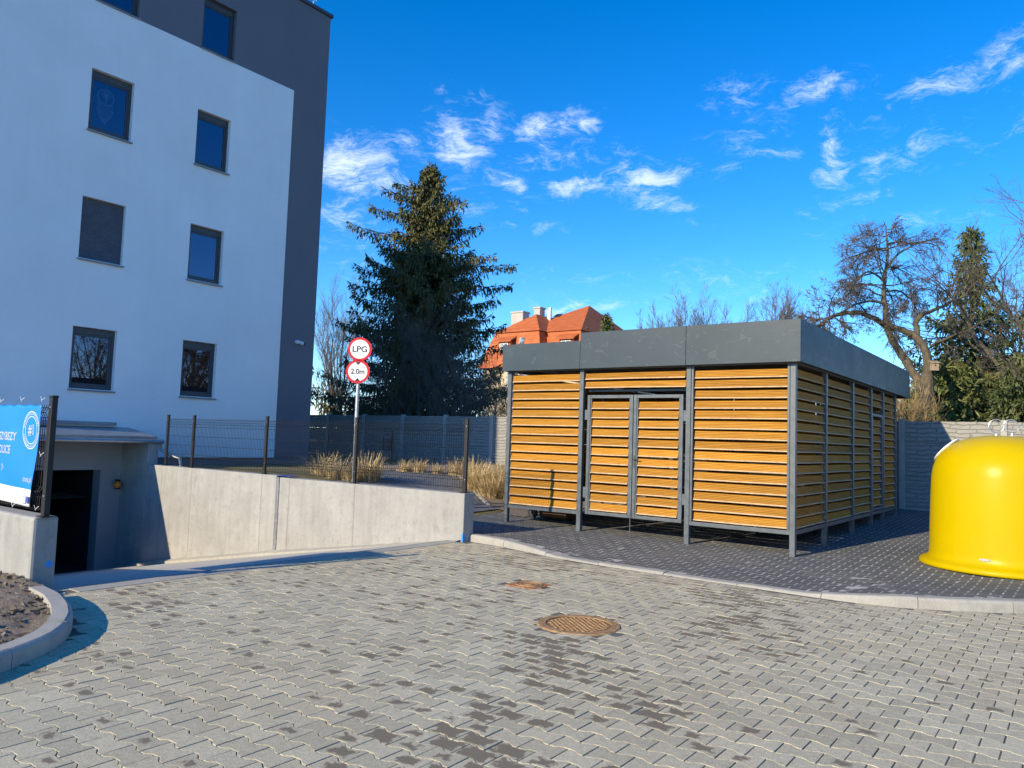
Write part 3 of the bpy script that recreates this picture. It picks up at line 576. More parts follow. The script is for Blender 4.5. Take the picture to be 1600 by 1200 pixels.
for (ra, wd) in ((.192, .0035), (.142, .003)):
    vs = []; fs = []
    for k in range(64):
        th = 2*math.pi*k/64
        for q in (ra, ra-wd*2): vs.append((c0[0]+q*math.cos(th), c0[1], c0[2]+q*math.sin(th)))
    for k in range(64): a = k*2; b = (k*2+2) % 128; fs.append((a, a+1, b+1, b))
    MB().add(vs, fs).build('badge_ring', M['banner_white'], bt)
RLs = [MB(), MB()]
for k in range(52):
    if k in (0, 1, 25, 26, 27, 51): continue
    rl = RLs[k > 26]
    th = 2*math.pi*(k+.5)/52; a = RR; hgt = .010+.004*((k*7) % 3 == 0); cx, cz = c0[0]+a*math.cos(th), c0[2]+a*math.sin(th)
    ux, uz = math.cos(th), math.sin(th); vx, vz = -uz, ux; w2 = .0028
    rl.quad(*[(cx+ux*p_*hgt+vx*q_*w2, c0[1], cz+uz*p_*hgt+vz*q_*w2) for p_, q_ in ((-1,-1),(1,-1),(1,1),(-1,1))])
for rl in RLs: rl.build('badge_lettering', M['banner_white'], bt)
text('badge_number', '#1', .15, M['banner_white'], bt, c0, X1, Z1, 'CENTER', .003, 0, .95)
def drape(o, off):
    for v_ in o.data.vertices:
        v = (v_.co.z-zbot)/(ztop-zbot); xr = bR_top-.105*max(0, 1-v)**1.6; u = (v_.co.x-bL)/(xr-bL); v_.co.y = bpt(min(max(u,0),1), min(max(v,0),1))[1]-off
for o in list(bt.children):
    if o.name.split('.')[0] in ('lettering', 'badge_ring', 'badge_lettering', 'badge_number'): drape(o, .0018)
fl = bp(42, 781); MB().box(fl[0]-.036, fl[0]+.036, fl[1]-.001, fl[1], fl[2]-.034, fl[2]+.034).build('flag', M['flag_blue'], bt)
sb_ = MB()
for k in range(10): th = 2*math.pi*k/10; sb_.box(fl[0]+.015*math.cos(th)-.002, fl[0]+.015*math.cos(th)+.002, fl[1]-.0025, fl[1]-.0015, fl[2]+.026*math.sin(th)-.003, fl[2]+.026*math.sin(th)+.003)
sb_.build('flag_stars', M['flag_yellow'], bt)
tl = MB()
for k, wd in enumerate((.07, .06, .09)): q = bp(39, 776+k*5); tl.box(q[0]-.02-wd, q[0]-.02, q[1]-.001, q[1], q[2]-.004, q[2]+.004)
tl.build('small_print', M['print_grey'], bt)
for (px, py) in ((4,626),(36,624),(68,624),(66,710),(22,789),(58,794)):
    q = at_y(px, py, BY-.02); zt = MB(); zt.tube([(q[0]-.015,BY-.03,q[2]-.022),(q[0],BY-.035,q[2]-.01),(q[0]+.01,BY-.01,q[2]+.018)], .003, 5); zt.tube([(q[0],BY-.035,q[2]-.01),(q[0]-.012,BY-.045,q[2]+.03)], .002, 4)
    zt.build('cable_tie', M['white_plastic'], bt)
# ------------------------------------------------------------------ road sign
pp = at_y(557, 650, 9.66); SX = pp[0]
t = thing('road_sign', 'round red and white LPG and height limit discs on a grey pole', 'road sign', (SX, 9.66, 0), R(38))
MB().tube([(0,0,.3),(0,0,3.36)], .032, 14).build('pole', M['galv'], t, smooth=False)
for k, (zc, body, size) in enumerate(((3.165, 'LPG', .15), (2.755, '2.0m', .135))):
    o = MB(); D = .218; xo = .012 if k == 0 else -.006
    vs = [(0,0,0)]
    dsk = MB(); dsk.lathe([(0,0),(D,0),(D,.012),(0,.012)], 48); o = dsk.build('sign_disc', M['sign_red'], t); o.rotation_euler = (R(90),0,0); o.location = (xo,-.04,zc)
    wd = MB(); wd.lathe([(0,.0145),(D*.80,.0145),(D*.80,.011)], 48); wdo = wd.build('sign_face', M['sign_white'], o)
    em = text('lettering', body, size, M['sign_black'], o, (0,-.004,.0165), (1,0,0), (0,1,0), 'CENTER', .0015, 0, 1.08 if k == 0 else .95)
    if k == 1:
        for sg in (1, -1): MB().add([(-.045,sg*.172,.0162),(.045,sg*.172,.0162),(0,sg*.118,.0162),(-.045,sg*.172,.018),(.045,sg*.172,.018),(0,sg*.118,.018)],[(3,4,5) if sg < 0 else (5,4,3),(0,1,4,3),(1,2,5,4),(2,0,3,5)]).build('arrow', M['sign_black'], o)
for zc in (3.165, 2.755): MB().box(-.05,.05,-.04,.036,zc-.012,zc+.012).build('clamp', M['galv'], t)
# ------------------------------------------------------------------ apartment building
BD = 0.0144618; CX, CY = -18.62, 15.007
B = thing('apartment_building', 'white and grey rendered apartment block with small dark windows', 'building', (CX, CY, 0), -BD)
ZB, ZW, ZT = .88, 11.67, 14.47; SW = -1.215; SL = -9.7
cols = [(-6.85,-5.84),(-4.16,-3.19)]; rows = [(2.46,3.90),(5.50,6.96),(8.57,10.04)]; rows4 = [(11.72,13.16)]
rowsz = rows
def wall_with_holes(mb, x, s0, s1, z0, z1, holes, depth):
    ss = sorted({s0, s1, *[h[0] for h in holes], *[h[1] for h in holes]}); zz = sorted({z0, z1, *[h[2] for h in holes], *[h[3] for h in holes]})
    for a, b in zip(ss[:-1], ss[1:]):
        for c, d in zip(zz[:-1], zz[1:]):
            if any(h[0] <= a and b <= h[1] and h[2] <= c and d <= h[3] for h in holes): continue
            mb.quad((x,a,c),(x,b,c),(x,b,d),(x,a,d))
    for (a, b, c, d) in holes:
        e = x-depth
        mb.quad((x,a,c),(e,a,c),(e,a,d),(x,a,d)); mb.quad((x,b,c),(x,b,d),(e,b,d),(e,b,c)); mb.quad((x,a,d),(e,a,d),(e,b,d),(x,b,d)); mb.quad((x,a,c),(x,b,c),(e,b,c),(e,a,c))
hw = [(a, b, c, d) for (a, b) in cols for (c, d) in rows]; hg = [(a, b, c, d) for (a, b) in cols for (c, d) in rows4]
wm = MB(); SG = -5.02                                    # below the canopy the wall is left open for the garage
wall_with_holes(wm, .025, SL, SW, 1.42, ZW, hw, .22); wm.quad((.025,SG,ZB),(.025,SW,ZB),(.025,SW,1.42),(.025,SG,1.42))
wm.quad((.025,SW,ZB),(0,SW,ZB),(0,SW,ZW),(.025,SW,ZW)); wm.quad((.025,SL,ZW),(.025,SW,ZW),(0,SW,ZW),(0,SL,ZW)); wm.quad((.025,SG,ZB),(0,SG,ZB),(0,SW,ZB),(.025,SW,ZB))
wm.quad((.025,SL,1.42),(-.8,SL,1.42),(-.8,SG,1.42),(.025,SG,1.42)); wm.quad((.022,-5.60,-2.4),(.022,SG,-2.4),(.022,SG,1.42),(.022,-5.60,1.42))
wm.build('wall', M['white_render'], B)
gm = MB(); wall_with_holes(gm, 0, SL, 0, ZW, ZT, hg, .20); gm.quad((0,SW-.05,ZB),(0,0,ZB),(0,0,ZW),(0,SW-.05,ZW))
gm.quad((0,0,ZB),(-12,0,ZB),(-12,0,ZT),(0,0,ZT)); gm.quad((-12,SL,-2.4),(-12,0,-2.4),(-12,0,ZT),(-12,SL,ZT)); gm.quad((0,SL,-2.4),(-12,SL,-2.4),(-12,SL,ZT),(0,SL,ZT)); gm.build('wall', M['grey_render'], B)
MB().quad((0,SL,ZT),(0,0,ZT),(-12,0,ZT),(-12,SL,ZT)).build('roof', M['litter'], B)
MB().box(-.3,.06,SL,.06,ZT,ZT+.10).build('roof_coping', M['frame'], B)
MB().tube([(-.1,-.62,ZT+.1),(-.1,-.6,ZT+.28),(-.08,-.55,ZT+.36),(-.05,-.52,ZT+.3)], .012, 6).build('lightning_rod', M['galv'], B)
pm = MB(); pm.box(-12,-.03,SG,-.03,.3,ZB); pm.box(-.03,.05,SG,.04,.3,.70); pm.build('plinth', M['plinth'], B)
def window(s0, s1, z0, z1, x, shut=False, dream=False):
    d = .14; w_ = MB(); f = .065; xo, xi = x-d+.02, x-d-.06
    for (a, b, c, e) in ((s0,s1,z1-.16,z1),(s0,s1,z0,z0+.09),(s0,s0+f,z0+.09,z1-.16),(s1-f,s1,z0+.09,z1-.16)): w_.box(xi, xo, a, b, c, e)
    W = w_.build('window', M['frame'], B, bevel=.004)
    s_ = MB(); q = .045; a0, a1, b0, b1 = s0+f, s1-f, z0+.09, z1-.16
    for (a, b, c, e) in ((a0,a1,b1-q,b1),(a0,a1,b0,b0+q),(a0,a0+q,b0+q,b1-q),(a1-q,a1,b0+q,b1-q)): s_.box(xi+.01, xo-.018, a, b, c, e)
    s_.build('sash', M['frame'], W, bevel=.003)
    MB().quad((xo-.035,a0+q,b0+q),(xo-.035,a1-q,b0+q),(xo-.035,a1-q,b1-q),(xo-.035,a0+q,b1-q)).build('pane', M['glass'], W)
    si = MB(); si.add([(x-.16,s0-.0,z0-.0),(x-.16,s1+.0,z0),(x+.055,s1+.03,z0-.02),(x+.055,s0-.03,z0-.02),(x-.16,s0,z0-.03),(x-.16,s1,z0-.03),(x+.055,s1+.03,z0-.055),(x+.055,s0-.03,z0-.055)],[(0,3,2,1),(4,5,6,7),(2,3,7,6),(1,2,6,5),(3,0,4,7)]); si.build('sill', M['sill'], W)
    rm = MB(); e = xi-.9; y0, y1, zz0, zz1 = s0-.5, s1+.5, z0-.4, z1+.1
    rm.quad((e,y0,zz0),(e,y1,zz0),(e,y1,zz1),(e,y0,zz1)); rm.quad((xi,y0,zz0),(e,y0,zz0),(e,y0,zz1),(xi,y0,zz1)); rm.quad((xi,y1,zz0),(xi,y1,zz1),(e,y1,zz1),(e,y1,zz0)); rm.quad((xi,y0,zz1),(e,y0,zz1),(e,y1,zz1),(xi,y1,zz1)); rm.quad((xi,y0,zz0),(xi,y1,zz0),(e,y1,zz0),(e,y0,zz0))
    for (a, b, c, g) in ((y0,s0+.02,zz0,zz1),(s1-.02,y1,zz0,zz1),(s0+.02,s1-.02,zz0,z0+.02),(s0+.02,s1-.02,z1-.05,zz1)): rm.quad((xi-.002,a,c),(xi-.002,b,c),(xi-.002,b,g),(xi-.002,a,g))
    rm.build('room_interior', M['room'], W)
    if shut:
        sh = MB(); n = 34; hz = (z1-z0-.02)/n
        for k in range(n):
            za = z0+.01+k*hz; sh.add([(xo+.012,s0+.01,za),(xo+.012,s1-.01,za),(xo+.024,s1-.01,za+hz*.45),(xo+.024,s0+.01,za+hz*.45),(xo+.014,s1-.01,za+hz*.96),(xo+.014,s0+.01,za+hz*.96),(xo+.006,s1-.01,za+hz),(xo+.006,s0+.01,za+hz)],[(0,1,2,3),(3,2,4,5),(5,4,6,7)])
        sh.build('roller_shutter', M['shutter'], W)
    return W
M['shutter'] = plain('shutter_slats', (.10,.115,.14), .45, .1)
for (a, b) in cols:
    for (c, d) in rows: window(a, b, c, d, .025, shut=(a < -6 and 5 < c < 6))
    for (c, d) in rows4: window(a, b, c, d, 0)
# dreamcatcher behind the glass
dc = thing('dreamcatcher', 'white round tree of life dreamcatcher with feathers hanging inside an upper window', 'dreamcatcher', (CX, CY, 0), -BD)
xd, yd, zd = -.22+.025, -6.40, 9.53; dm = MB()
dm.tube([(xd,yd+.19*math.cos(k*math.pi/14),zd+.19*math.sin(k*math.pi/14)) for k in range(29)], .012, 5, cap=False); dm.build('ring', M['dream'], dc)
dm = MB(); dm.tube([(xd,yd,zd-.19),(xd,yd+.02,zd-.05),(xd,yd-.01,zd+.05)], .014, 5); rs = np.random.RandomState(2)
for k in range(13):
    th = R(20+k*11.5); dm.tube([(xd,yd,zd+rs.uniform(-.04,.05)),(xd,yd+.18*math.cos(th),zd+.18*math.sin(th))], .006, 4)
dm.build('tree_figure', M['dream'], dc)
dm = MB(); 
for k in range(11):
    y = yd-.17+k*.034; l_ = .22+.18*(1-abs(k-5)/5)+rs.uniform(-.02,.02); zt_ = zd-.19*math.sqrt(max(0,1-((y-yd)/.19)**2)); dm.tube([(xd,y,zt_),(xd,y,zt_-l_)], .006, 4); dm.tube([(xd,y,zt_-l_),(xd,y+.005,zt_-l_-.09)], [.02,.006], 4)
dm.build('tassels', M['dream'], dc)
MB().tube([(xd,yd,zd+.19),(xd,yd,zd+.40)], .003, 4).build('string', M['dream'], dc)
# canopy over the garage entrance
cm_ = MB(); s0, s1 = -12.4, -5.42; cm_.add([(.02,s0,1.60),(.02,s1,1.60),(1.42,s1,1.41),(1.42,s0,1.41),(.02,s0,1.43),(.02,s1,1.43),(1.42,s1,1.31),(1.42,s0,1.31)],[(0,3,2,1),(4,5,6,7),(2,3,7,6),(1,2,6,5),(0,4,7,3)])
cn_ = cm_.build('canopy_roof', M['zinc'], B)
gu = MB(); gu.tube([(1.47,s0,1.30),(1.47,s1+.12,1.30)], .055, 10); gu.build('gutter', M['zinc'], cn_)
MB().box(.03,.12,-9.65,-5.75,1.63,1.71).build('flashing', M['zinc'], cn_)
MB().tube([(1.47,s1+.06,1.26),(1.45,s1+.08,1.12),(1.62,s1+.26,.98),(1.85,s1+.34,.92),(1.9,s1+.35,.70)], .036, 10).build('downpipe', M['zinc'], cn_)
# garage front under the canopy
GX = .28; gw = MB(); ya, yb = -9.6, -6.12; zl, zr = -1.75, .60
gw.quad((GX,-12.4,zr),(GX,-5.60,zr),(GX,-5.60,1.42),(GX,-12.4,1.42)); gw.quad((GX,yb,-2.4),(GX,-5.60,-2.4),(GX,-5.60,zr),(GX,yb,zr)); gw.quad((GX,-12.4,-2.4),(GX,ya,-2.4),(GX,ya,zr),(GX,-12.4,zr))
gw.quad((GX,yb,-2.4),(GX,yb,zr),(GX-.35,yb,zr),(GX-.35,yb,-2.4)); gw.quad((GX,ya,-2.4),(GX-.35,ya,-2.4),(GX-.35,ya,zr),(GX,ya,zr)); gw.quad((GX,ya,zr),(GX-.35,ya,zr),(GX-.35,yb,zr),(GX,yb,zr))
gw.quad((GX,-12.4,-2.4),(GX-3,-12.4,-2.4),(GX-3,-12.4,1.42),(GX,-12.4,1.42)); gw.quad((GX,-12.4,1.44),(GX-3,-12.4,1.44),(GX-3,-9.7,1.44),(GX,-9.7,1.44)); gw.build('garage_front', M['stucco'], B)
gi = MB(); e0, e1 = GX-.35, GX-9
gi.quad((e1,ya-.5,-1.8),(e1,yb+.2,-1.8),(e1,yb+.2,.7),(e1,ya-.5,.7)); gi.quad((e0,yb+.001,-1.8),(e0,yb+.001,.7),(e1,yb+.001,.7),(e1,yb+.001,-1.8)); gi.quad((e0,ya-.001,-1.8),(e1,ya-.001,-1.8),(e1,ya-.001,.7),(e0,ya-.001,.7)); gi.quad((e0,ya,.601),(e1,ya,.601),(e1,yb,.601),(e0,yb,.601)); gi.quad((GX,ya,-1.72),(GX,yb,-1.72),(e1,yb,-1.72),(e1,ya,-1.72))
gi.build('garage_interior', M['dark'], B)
q = at_x(182,757,CX+GX); t = thing('warning_lamp', 'small amber warning lamp on a black bracket beside the garage opening', 'lamp', (q[0]+.0, q[1], q[2]))
MB().box(0,.05,-.045,.06,-.11,.12).build('bracket', M['black'], t, bevel=.008)
l_ = MB().lathe([(.0,.0),(.085,.0),(.085,.03),(.075,.07),(.045,.105),(0,.115)], 20); o = l_.build('lens', M['orange_lens'], t, smooth=True); o.rotation_euler = (0,R(90),0); o.location = (.05,-.02,0)
t = thing('security_camera', 'white bullet security camera on the grey wall near the building corner', 'security camera', (CX, CY, 0), -BD)
sc = MB(); sc.tube([(0,-.64,4.27),(.07,-.64,4.27)], .055, 12); sc.build('mount', M['white_plastic'], t)
sc = MB(); sc.tube([(.04,-.64,4.28),(.14,-.48,4.23)], .05, 12); sc.build('housing', M['white_plastic'], t, smooth=False)
MB().tube([(.14,-.48,4.23),(.155,-.455,4.222)], .042, 12).build('camera_lens', M['black'], t)
# ------------------------------------------------------------------ concrete boundary fence
t = thing('concrete_fence', 'long grey concrete panel fence with stacked stone relief behind the garden and shelter', 'fence')
BYF = 20.25; px_ = -17.86; posts = [px_+2.05*k for k in range(-6, 13)]
prm = random.Random(4); 
for i, x in enumerate(posts):
    MB().box(x-.065,x+.065,BYF-.07,BYF+.07,-.05,2.40).build('post', M['fence_post'], t, bevel=.012)
for a in posts[:-1]:
    for k in range(4):
        z0 = .34+k*.505; pm_ = MB(); pm_.box(0,1.918,-.028,.028,0,.497)
        pm_.build('panel', M['stone'], t, bevel=.008, loc=(a+.066, BYF+prm.uniform(-.003,.003), z0))
    MB().box(0,1.918,-.026,.026,-.3,.332-.0).build('base_panel', M['fence_post'], t, loc=(a+.066, BYF, 0))
# ------------------------------------------------------------------ bin shelter
FXs = [-8.47,-6.93,-4.98,-3.38]; FYs = 11.32; SYs = [11.36,13.0,14.78,16.25,17.35,18.62]
ZR, ZS = .43, 2.80
T = thing('bin_shelter', 'timber slatted bin shelter on grey steel legs with a flat roof fascia', 'shelter')
def post(x, y, w_=.04):
    z0 = float(pave_plane(x, y))-.01; return MB().box(x-w_, x+w_, y-w_, y+w_, z0, 2.84).build('post', M['steel'], T, bevel=.006)
for x in FXs: post(x, FYs+.04)
for y in SYs[1:]: post(-3.38, y); post(-8.47, y)
for x in FXs[1:3]: post(x, SYs[-1])
def bar(*b, name='rail'): return MB().box(*b).build(name, M['steel'], T, bevel=.004)
bar(-8.43,-6.97,FYs+.01,FYs+.07,.385,.445); bar(-4.94,-3.42,FYs+.01,FYs+.07,.385,.445)
bar(-8.51,-3.34,FYs+.0,FYs+.08,2.84,2.90, name='top_rail'); bar(-8.51,-3.34,18.58,18.66,2.84,2.90, name='top_rail')
for x in (-3.38, -8.47):
    bar(x-.03,x+.03,FYs+.09,16.21,.385,.445); bar(x-.03,x+.03,17.39,18.58,.385,.445); bar(x-.03,x+.03,16.29,17.31,.385,.445); bar(x-.04,x+.04,FYs+.08,18.58,2.84,2.90, name='top_rail')
bar(-8.43,-3.42,18.60,18.66,.385,.445)
def slats(l_, z0, z1, n, seed, fill=.805):
    rs = random.Random(seed); mb = MB(); p = (z1-z0)/n; bh = p*fill
    for k in range(n):
        zb = z0+k*p+.006; jz = rs.uniform(-.003,.003); jy = rs.uniform(-.003,.003); lean = .020+rs.uniform(-.003,.003)
        # profile from the bottom lip up: (outward y, z)
        pr = [(.004,zb),(-.022,zb),(-.027,zb+.004),(-.027,zb+.010),(-.012,zb+.022)]
        pr += [(.002,zb+.024),(.002,zb+.030)]; nr = 4
        for j in range(nr):
            za = zb+.032+(bh-.034)*j/nr; zc = zb+.032+(bh-.034)*(j+.58)/nr; ze = zb+.032+(bh-.034)*(j+.80)/nr
            f1 = lambda z: -.013+lean*(z-zb)/bh
            pr += [(f1(za)-.001,za),(f1(zc)-.001,zc),(f1(ze)+.009,ze)]
        pr += [(-.012+lean,zb+bh),(.012+lean,zb+bh)]
        sag = rs.uniform(-.004,.004); m_ = len(pr); vs = []
        for x, dz in ((rs.uniform(0,.012),0),(l_*.5,sag),(l_-rs.uniform(0,.012),rs.uniform(-.003,.003))): vs += [(x,y+jy,z+jz+dz) for y, z in pr]
        fs = []
        for s_ in range(2):
            for j in range(m_): j2 = (j+1) % m_; fs.append((s_*m_+j, s_*m_+j2, (s_+1)*m_+j2, (s_+1)*m_+j))
        fs.append(tuple(range(m_-1,-1,-1))); fs.append(tuple(2*m_+j for j in range(m_))); mb.add(vs, fs); mb.mi[-len(fs):] = [1 if i_ < 2*m_ and i_ % m_ in (1, 2, 3) else 0 for i_ in range(len(fs))]
    return mb
def flat_bars(x0, y0, l_, z0, z1, rot, parent):      # thin steel uprights the slats are fixed to
    mb = MB()
    for x in (.0, l_-.02): mb.box(x, x+.02, -.004, .03, z0, z1)
    o = mb.build('slat_bracket', M['steel'], parent); o.location = (x0,y0,0); o.rotation_euler.z = rot
def put(l_, z0, z1, n, x, y, rot, parent, seed, fill=.805):
    o = slats(l_, z0, z1, n, seed, fill).build('slat_panel', [M['wood'], M['wood_pale']], parent); o.location = (x,y,0); o.rotation_euler.z = rot; return o
put(1.44,.455,2.80,15,-8.42,FYs+.045,0,T,1); flat_bars(-8.43,FYs+.045,1.46,.445,2.84,0,T)
put(1.44,.455,2.80,15,-4.89,FYs+.045,0,T,2); flat_bars(-4.94,FYs+.045,1.52,.445,2.84,0,T); bar(-4.935,-4.90,FYs+.005,FYs+.06,.446,2.838,name='panel_frame'); bar(-3.46,-3.425,FYs+.005,FYs+.06,.446,2.838,name='panel_frame')
put(1.84,2.52,2.80,2,-6.88,FYs+.045,0,T,3); bar(-6.89,-5.02,FYs+.16,FYs+.20,2.47,2.51,name='door_head')
for i, (a, b) in enumerate(zip(SYs[:-1], SYs[1:])):
    for (x, sgn) in ((-3.38, 1), (-8.47, -1)):
        l_ = b-a-.10; rot = R(90) if sgn > 0 else R(-90); yy = a+.05 if sgn > 0 else b-.05
        if i == 3 and sgn > 0: put(l_,2.49,2.80,2,x-.0,yy,rot,T,20+i); continue
        put(l_,.455,2.80,15,x-.0,yy,rot,T,20+i+(10 if sgn < 0 else 0),.805 if sgn > 0 else .995)  # left slats shaped to nearly touch, so no light leaks through
for i, (a, b) in enumerate(zip(FXs[:-1], FXs[1:])): put(b-a-.1,.455,2.80,15,b-.05,18.62,R(180),T,50+i,.995)  # rear slats closed up likewise to keep the inside dark
def door(x0, x1, z0, z1, side, seed):
    D_ = bpy.data.objects.new('door', None); COL.objects.link(D_); D_.parent = T
    w_ = .055; y0, y1 = FYs-.005, FYs+.045; fr = MB()
    fr.box(x0,x0+w_,y0,y1,z0,z1); fr.box(x1-w_,x1,y0,y1,z0,z1); fr.box(x0+w_,x1-w_,y0,y1,z0,z0+w_); fr.box(x0+w_,x1-w_,y0,y1,z1-w_,z1); fr.build('door_frame', M['steel'], D_, bevel=.005)
    inn = MB(); v_ = .02; inn.box(x0+w_,x0+w_+v_,y0+.015,y1,z0+w_,z1-w_); inn.box(x1-w_-v_,x1-w_,y0+.015,y1,z0+w_,z1-w_); inn.build('inner_frame', M['steel'], D_)
    o = slats(x1-x0-2*w_-.045, z0+w_+.01, z1-w_-.03, 12, seed).build('slat_panel', [M['wood'], M['wood_pale']], D_); o.location = (x0+w_+.022,FYs+.03,0)
    hx = x0-.05 if side < 0 else x1
    for zz in (z0+.28, z1-.42): MB().box(hx,hx+.05,y0+.005,y0+.03,zz,zz+.17).build('hinge', M['steel'], D_, bevel=.004)
    return D_
door(-6.80,-5.935,.405,2.405,-1,61); d2 = door(-5.925,-5.06,.405,2.405,1,62)
hb = MB(); hb.box(-5.905,-5.885,FYs-.012,FYs-.004,1.22,1.42); hb.tube([(-5.895,FYs-.012,1.36),(-5.895,FYs-.05,1.36),(-5.80,FYs-.05,1.36)], .009, 8); hb.build('handle', M['litter'], d2)
db_ = MB(); db_.tube([(-5.945,FYs-.01,.41),(-5.945,FYs-.01,.10)], .008, 8); db_.build('drop_bolt', M['steel'], d2)
# side door
D_ = bpy.data.objects.new('door', None); COL.objects.link(D_); D_.parent = T
fr = MB(); X0, X1_ = -3.405, -3.345; ya_, yb_ = 16.32, 17.28
fr.box(X0,X1_,ya_,ya_+.055,.46,2.36); fr.box(X0,X1_,yb_-.055,yb_,.46,2.36); fr.box(X0,X1_,ya_+.055,yb_-.055,2.305,2.36); fr.box(X0,X1_,ya_+.055,yb_-.055,.46,.515); fr.build('door_frame', M['steel'], D_, bevel=.005)
o = slats(yb_-ya_-.13,.53,2.27,11,77).build('slat_panel', [M['wood'], M['wood_pale']], D_); o.location = (-3.385,ya_+.065,0); o.rotation_euler.z = R(90)
MB().tube([(X1_,ya_+.03,1.42),(X1_+.05,ya_+.03,1.42),(X1_+.05,ya_+.14,1.42)], .009, 8).build('handle', M['galv'], D_)
# fascia and roof
def fpan(x0, x1, y0, y1, z0, z1): return MB().box(x0,x1,y0,y1,z0,z1).build('fascia_panel', M['fascia'], T, bevel=.004)
yf = 11.20; xr = -3.24; xl = -8.56; yb2 = 19.64
fpan(xl,-6.905,yf,yf+.03,2.85,3.33); fpan(-6.90,-4.985,yf,yf+.03,2.85,3.465); fpan(-4.98,xr,yf,yf+.03,2.85,3.465)
ys_ = [yf+.034, 14.2, 17.1, yb2]
for a, b in zip(ys_[:-1], ys_[1:]): fpan(xr-.03,xr,a,b-.005,2.85,3.465); fpan(xl,xl+.03,a,b-.005,2.85,3.33)
fpan(xl,xr,yb2,yb2+.03,2.85,3.33)
MB().box(xl+.035,xr-.035,yf+.035,yb2-.005,2.905,2.96).build('roof', M['steel'], T)
MB().box(xl+.035,-3.46,yf+.08,FYs-.005,2.862,2.90).build('soffit', M['litter'], T)
# ------------------------------------------------------------------ bins inside the shelter
def z_at(x, y): return float(pave_plane(x, y))
bx, by = -8.02, 12.42
t = thing('wheeled_bin', 'brown plastic wheelie bin standing behind the left slat panel of the shelter', 'bin', (bx, by, z_at(bx,by)))
bo = MB(); pr = [(.19,.02),(.24,.0)]
def taper(mb, w0, d0, w1, d1, z0, z1): mb.add([(-w0,-d0,z0),(w0,-d0,z0),(w0,d0,z0),(-w0,d0,z0),(-w1,-d1,z1),(w1,-d1,z1),(w1,d1,z1),(-w1,d1,z1)],[(0,3,2,1),(4,5,6,7),(0,1,5,4),(1,2,6,5),(2,3,7,6),(3,0,4,7)])
taper(bo,.30,.24,.36,.30,.02,.98); bo.build('body', M['brown_plastic'], t, bevel=.03)
lb = MB(); taper(lb,.38,.32,.34,.28,.985,1.06); lb.build('lid', M['brown_plastic'], t, bevel=.02)
for yy in (-.30, .27):
    o = MB().lathe([(0,-.03),(.04,-.03),(.05,-.015),(.075,-.02),(.10,-.025),(.10,.025),(.05,.02),(0,.03)],22).build('wheel', M['rubber'], t); o.rotation_euler = (R(90),0,0); o.location = (-.40,yy,.105)
    MB().lathe([(0,.0255),(.06,.0255),(.065,.02),(.065,-.02),(.06,-.0255),(0,-.0255)],16).build('rim', M['litter'], o)
MB().tube([(-.40,-.3,.105),(-.40,.27,.105)], .012, 8).build('axle', M['galv'], t)
for i, (bx, by, mt, nm, lab) in enumerate(((-4.15,13.6,M['litter'],'waste_container','dark four wheeled waste container on castors near the right side of the shelter'),(-6.3,14.2,M['litter'],'waste_container','dark four wheeled waste container standing behind the shelter double doors'))):
    t = thing(nm, lab, 'bin', (bx, by, z_at(bx,by)), R(90) if i == 0 else 0, 'large containers inside the shelter')
    bo = MB(); taper(bo,.60,.42,.68,.52,.20,1.15); bo.build('body', mt, t, bevel=.03); lb = MB(); taper(lb,.70,.54,.60,.44,1.155,1.28); lb.build('lid', mt, t, bevel=.03)
    for sx_ in (-.5,.5):
        for sy_ in (-.34,.34):
            o = MB().lathe([(0,-.022),(.09,-.022),(.1,-.015),(.1,.015),(.09,.022),(0,.022)],20).build('castor', M['rubber'], t); o.rotation_euler = (R(90),0,R(30)); o.location = (sx_,sy_,.10)
            MB().box(-.03,.03,-.035,.035,.10,.20).build('castor_fork', M['galv'], t, loc=(sx_,sy_,.0))
# ------------------------------------------------------------------ yellow bell container
YB = (-.91, 12.60)
zb = float(pave_plane(*YB))-.005
t = RC = thing('recycling_container', 'bright yellow bell shaped recycling container with a flared foot on dark paving', 'recycling container', (YB[0], YB[1], zb))
prof = [(.86,.0),(.955,.0),(.965,.02),(.96,.05),(.93,.075),(.875,.095),(.850,.13),(.845,.2),(.838,.5),(.828,.85),(.815,1.12),(.80,1.22),(.765,1.33),(.70,1.43),(.61,1.51),(.50,1.575),(.36,1.625),(.2,1.65),(0,1.655)]
MB().lathe(prof, 96).build('body', M['yellow'], t, smooth=True)
fb = MB(); fb.box(-.22,.22,-.03,.03,-.16,.16); 
for k, th in enumerate((R(173), R(8), R(90))):
    o = MB().lathe([(0,.0),(.19,.0),(.20,.010),(.20,.022),(.18,.026),(.0,.026)], 36).build('port_flap', M['white_plastic'], t); o.location = (.645*math.cos(th), .645*math.sin(th), 1.45); o.rotation_euler = (0,R(46),th)
for xx in (-.085,.085):
    rg = MB(); c_ = xx; rg.tube([(c_+.085*math.cos(k*math.pi/14),.0+.02*(xx > 0),1.775+.085*math.sin(k*math.pi/14)) for k in range(29)], .007, 6, cap=False); o = rg.build('lifting_ring', M['galv'], t); o.rotation_euler.z = R(20)
    rg2 = MB(); rg2.tube([(c_+.065*math.cos(k*math.pi/14),.03,1.77+.07*math.sin(k*math.pi/14)) for k in range(29)], .006, 6, cap=False); rg2.build('lifting_ring', M['galv'], t)
    MB().box(c_-.015,c_+.015,-.02,.03,1.645,1.69).build('ring_bracket', M['galv'], t, bevel=.006)
th = R(-95); a_ = at_x; lp = MB(); lp.box(-.055,.055,-.004,.002,-.012,.012); o = lp.build('maker_plate', M['print_grey'], t); o.location = (.856*math.cos(R(-100)), .856*math.sin(R(-100)), .17); o.rotation_euler.z = R(-10)
RC.scale = (1.085, 1.085, 1.085)
